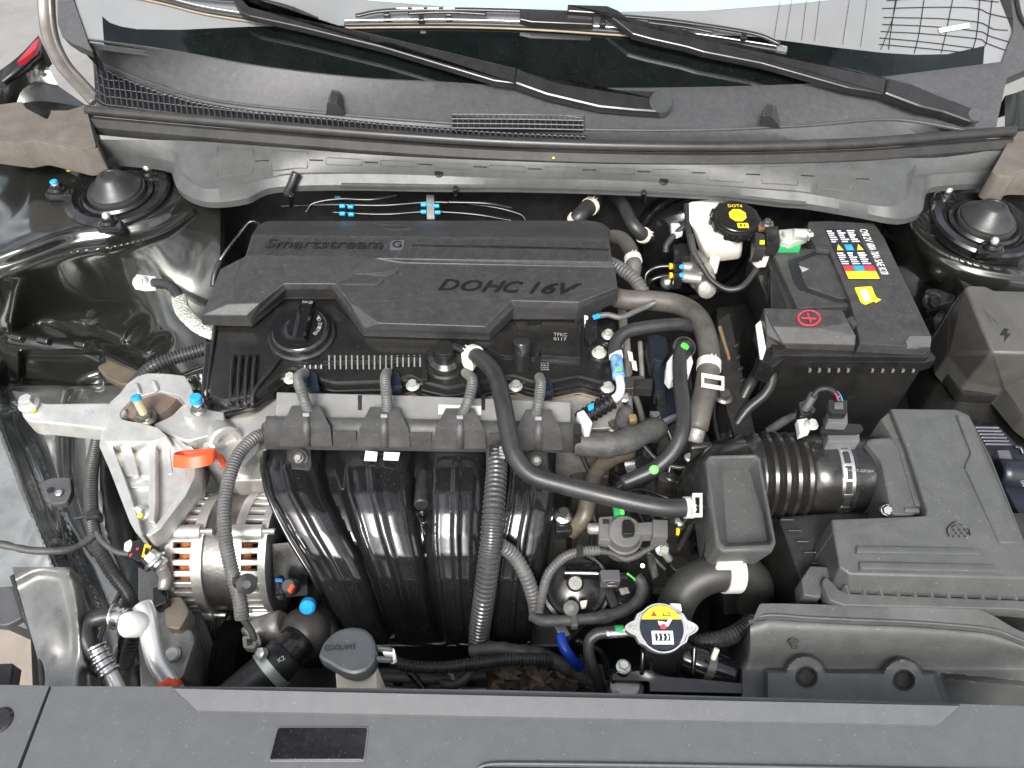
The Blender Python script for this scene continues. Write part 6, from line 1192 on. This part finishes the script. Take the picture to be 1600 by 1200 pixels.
# ---- brake pipes behind the engine cover
bp_ = thing('brake_pipes', 'thin black brake pipes with blue clips behind the engine cover', 'pipes')
for pts in ([(478, 332, -.05), (490, 318, -.04), (530, 311, -.035), (580, 312, -.035), (620, 305, -.035)], [(440, 322, -.05), (520, 320, -.04), (600, 321, -.04), (680, 316, -.04), (760, 322, -.04), (810, 334, -.05), (822, 345, -.06)], [(520, 332, -.045), (600, 335, -.045), (670, 331, -.045), (740, 335, -.045), (800, 345, -.055)], [(700, 316, -.03), (760, 318, -.03), (800, 325, -.04)]): tube(bp_, 'pipe', pts, 2.6, pipe)
slab(bp_, 'clip_plate', [(666, 304), (678, 304), (679, 340), (667, 340)], -.034, .004, mat('clip_zinc', (.45, .45, .42), .4, metal=.5), .001)
for x, y in ((535, 322), (548, 323), (535, 334), (549, 335), (528, 310), (662, 320), (682, 322), (662, 331), (684, 332), (672, 321)): tube(bp_, 'blue_clip', [(x - 4, y, -.037), (x + 4, y, -.037)], 3.4, blue)
cab = thing('bonnet_cable', 'thin bare cable curving down left of the engine cover', 'cable'); tube(cab, 'cable', [(405, 350, -.06), (395, 346, -.05), (386, 350, -.05), (372, 368, -.055), (352, 395, -.06), (340, 415, -.07), (334, 440, -.09)], 2.2, steel); tube(cab, 'sleeve', [(344, 408, -.065), (336, 428, -.075), (333, 448, -.09)], 5, rubber)

# ---- gearbox and the dark clutter between engine and battery
gx = thing('gearbox', 'dark ribbed gearbox casing deep between engine and battery', 'gearbox'); gm = mat('dark_casting', (.07, .068, .064), .45, metal=.4, bump=(160, .5, .002), var=.3, dust=.15)
slab(gx, 'casing', [(890, 690), (960, 640), (1100, 660), (1130, 720), (1110, 870), (1060, 930), (930, 930), (890, 860)], -.21, .12, gm, .012, .012)
for k in range(7): tube(gx, 'casing_rib', [(960 + k * 22, 735 - k * 3, -.198), (975 + k * 20, 790, -.195), (1000 + k * 16, 840, -.20)], 4, gm)
for a, b in (((940, 770), (1120, 700)), ((980, 800), (1125, 780))): tube(gx, 'casing_rib', [(*a, -.195), (*b, -.195)], 3.5, gm)
lathe(gx, 'round_housing', P(990, 725, -.16), Vector((.3, -.5, .8)), [(.04, -.03), (.04, .0), (.036, .006), (.03, .006), (.026, .022), (.012, .028)], satin, 40); tube(gx, 'housing_band', [(962, 742, -.15), (985, 755, -.15), (1010, 748, -.15)], 5, gloss)
bolt(gx, (957, 667, -.10), 8, dsteel); slab(gx, 'bolt_pad', [(948, 658), (970, 656), (972, 680), (948, 680)], -.102, .03, dark, .003, .003)
slab(gx, 'top_plate', [(1082, 690), (1118, 690), (1124, 716), (1096, 730), (1080, 722)], -.11, .03, gm, .004, .004); tube(gx, 'top_pipe', [(1080, 700, -.10), (1112, 698, -.10)], 4, dsteel)
slab(gx, 'cover', [(1125, 700), (1160, 676), (1195, 684), (1190, 712), (1110, 712)], -.06, .05, mat('glossy_rubber', (.02,) * 3), .01, .008)
rr = random.Random(11)
for i, (x, y, z) in enumerate(((925, 760, -.17), (940, 735, -.16), (1020, 700, -.15), (1045, 745, -.16), (1075, 770, -.17), (1100, 750, -.16), (1060, 815, -.17), (1090, 840, -.17), (1040, 800, -.17), (1010, 780, -.18), (945, 870, -.17), (1060, 880, -.18), (1075, 715, -.13), (1110, 800, -.16), (925, 905, -.19))):
    m_ = (satin, dsteel, gloss, gm, dark)[i % 5]; a, b = rr.uniform(8, 18), rr.uniform(6, 14); k = rr.uniform(-6, 6)
    slab(gx, 'lug', [(x - a, y - b + k), (x + a, y - b), (x + a - k, y + b), (x - a * .4, y + b + 2), (x - a, y + b * .3)], z, .03, m_, .003, .003)
    if i % 3 == 0: bolt(gx, (x + 2, y, z + .001), 5.5, (zinc, dsteel)[i % 2])
for pts, rp, m_ in (([(905, 700, -.13), (930, 770, -.15), (925, 850, -.16), (938, 920, -.17)], 4, rubber), ([(1120, 690, -.09), (1095, 740, -.12), (1088, 800, -.14), (1060, 860, -.15)], 5, rubber), ([(1000, 690, -.11), (1030, 720, -.12), (1070, 730, -.12), (1100, 705, -.1)], 3.5, corr), ([(960, 775, -.13), (1000, 765, -.14), (1050, 780, -.15), (1090, 790, -.14)], 3, gloss), ([(1030, 650, -.08), (1050, 690, -.1), (1045, 740, -.13)], 4, satin), ([(985, 600, -.09), (1000, 640, -.1), (1010, 690, -.11)], 5, dustrub), ([(1120, 560, -.1), (1115, 640, -.11), (1125, 700, -.12)], 3, gloss), ([(1070, 560, -.09), (1080, 620, -.1), (1075, 680, -.11)], 4, rubber), ([(925, 800, -.13), (945, 850, -.14), (1000, 855, -.15), (1040, 890, -.16)], 3, tape)):
    tube(gx, 'wire', pts, rp, m_)
cl_ = thing('coil_bracket', 'blue-black upright connector and bracket beside the cam cover', 'bracket'); bb_ = mat('blue_black_plastic', (.014,) * 3)
slab(cl_, 'connector', [(1012, 524), (1024, 520), (1042, 528), (1046, 548), (1036, 566), (1020, 562)], -.055, .04, bb_, .004, .004); slab(cl_, 'stem', [(1022, 562), (1040, 560), (1040, 612), (1024, 612)], -.065, .03, bb_, .003, .002); slab(cl_, 'stem', [(1024, 610), (1042, 612), (1042, 630), (1028, 632)], -.075, .03, satin, .003); slab(cl_, 'plate', [(1042, 600), (1100, 610), (1100, 622), (1060, 640), (1040, 670), (1028, 640)], -.085, .02, bb_, .003, .003)
slab(cl_, 'fin', [(1034, 655), (1060, 643), (1062, 648), (1038, 660)], -.075, .01, mat('fin_blue_grey', (.12,) * 3), .001); slab(cl_, 'small_plate', [(1016, 642), (1030, 642), (1034, 654), (1024, 656)], -.08, .01, mat('slate_plastic', (.09,) * 3), .001)
for k, (x, y) in enumerate(((972, 505), (978, 545), (980, 600), (1000, 560))): tube(cl_, 'tan_pipe', [(x, y - 25, -.10), (x + 2, y + 5, -.10), (x + 4, y + 40, -.105)], 7 - k, alud)
slab(cl_, 'junction', [(966, 590), (1005, 586), (1012, 596), (1008, 606), (970, 608)], -.08, .02, dsteel, .003, .003); slab(cl_, 'plug', [(992, 592), (1020, 590), (1020, 606), (992, 606)], -.07, .02, dark, .002)
lathe(cl_, 'bolt_cap', P(976, 622, -.07), Vector((0, -.3, .95)), [(.008, -.01), (.008, .004), (.005, .006)], steel, 24); slab(cl_, 'tan_tab', [(893, 497), (920, 500), (918, 516), (893, 514)], -.06, .02, brass, .002)
for x, y in ((980, 548), (986, 562), (1070, 490)): slab(cl_, 'paper_tag', [(x, y), (x + 8, y + 2), (x + 10, y + 16), (x + 3, y + 14)], -.08, .003, creamm, .0004)
bl_ = thing('battery_tray', 'black battery tray edge with small notches and a bolt', 'tray'); slab(bl_, 'tray_edge', [(1122, 500), (1140, 488), (1172, 640), (1186, 700), (1150, 690), (1130, 620)], -.13, .1, dark, .004, .004)
for k in range(5): slab(bl_, 'notch', [(1146 + k * 3.5, 540 + k * 18), (1154 + k * 3.5, 536 + k * 18), (1154 + k * 3.5, 539 + k * 18), (1147 + k * 3.5, 543 + k * 18)], -.127, .004, dsteel, .0008)
bolt(bl_, (1130, 621, -.12), 10, dsteel); slab(bl_, 'rusty_strip', [(1122, 510), (1127, 508), (1142, 560), (1138, 562)], -.127, .005, brass, .001)
slab(bl_, 'tray_floor', [(1120, 480), (1190, 470), (1240, 700), (1210, 960), (1130, 960), (1120, 760)], -.26, .1, dark, .006, .006)
# leaves and small dirty things at the radiator foot
lv = thing('leaf_litter', 'dry brown leaves caught below the looms at the front', 'leaves', kind='stuff'); rr = random.Random(5); lm = [mat('dry_leaf', (.06, .042, .03), .7, var=.4, vscale=80), mat('dry_leaf_pale', (.12, .09, .06), .7, var=.4, vscale=80)]
for q in range(2):
    mb = MB()
    for i in range(45):
        x, y = rr.uniform(770, 950), rr.uniform(1040, 1085); c = P(x, y, -.26 + rr.uniform(0, .03)); a = rr.uniform(0, 6.28); L, w_ = rr.uniform(.012, .026), rr.uniform(.005, .011)
        u = Vector((math.cos(a), math.sin(a) * .7, rr.uniform(-.6, .8))).normalized(); v = u.cross(Vector((rr.uniform(-.4, .4), -.4, .9))).normalized(); n_ = u.cross(v) * w_ * .5
        mb.add([c - u * L, c - u * L * .2 + v * w_, c + u * L, c - u * L * .2 - v * w_, c + n_, c - n_ * .2], [(0, 1, 4), (1, 2, 4), (2, 3, 4), (3, 0, 4), (1, 0, 5), (2, 1, 5), (3, 2, 5), (0, 3, 5)])
    mb.build('leaves', lm[q], lv)['kind'] = 'stuff'
rd = thing('radiator_fan', 'dark fan shroud behind the front panel', 'fan shroud'); slab(rd, 'shroud', [(300, 1040), (1180, 1040), (1180, 1110), (300, 1110)], -.29, .1, dark, .01, .01)
for pts, rp, m_ in (([(600, 1058, -.25), (680, 1062, -.25), (760, 1056, -.25)], 7, dustrub), ([(640, 1050, -.24), (660, 1075, -.25), (670, 1095, -.26)], 6, satin), ([(700, 1046, -.24), (720, 1080, -.25)], 5, alud), ([(860, 1046, -.235), (870, 1072, -.25), (860, 1095, -.26)], 6, corr), ([(560, 1062, -.24), (600, 1075, -.25), (660, 1080, -.25), (760, 1078, -.25)], 5, dsteel), ([(900, 1000, -.2), (940, 1020, -.21), (950, 1060, -.23)], 5, satin)):
    tube(rd, 'pipe', pts, rp, m_)
for k in range(9):
    x = 610 + k * 38; slab(rd, 'shroud_clip', [(x, 1046 + (k % 3) * 7), (x + 16, 1046 + (k % 2) * 6), (x + 18, 1064), (x + 3, 1066)], -.275 + (k % 3) * .01, .02, (dark, dsteel, satin, tape)[k % 4], .002, .002)
finish()
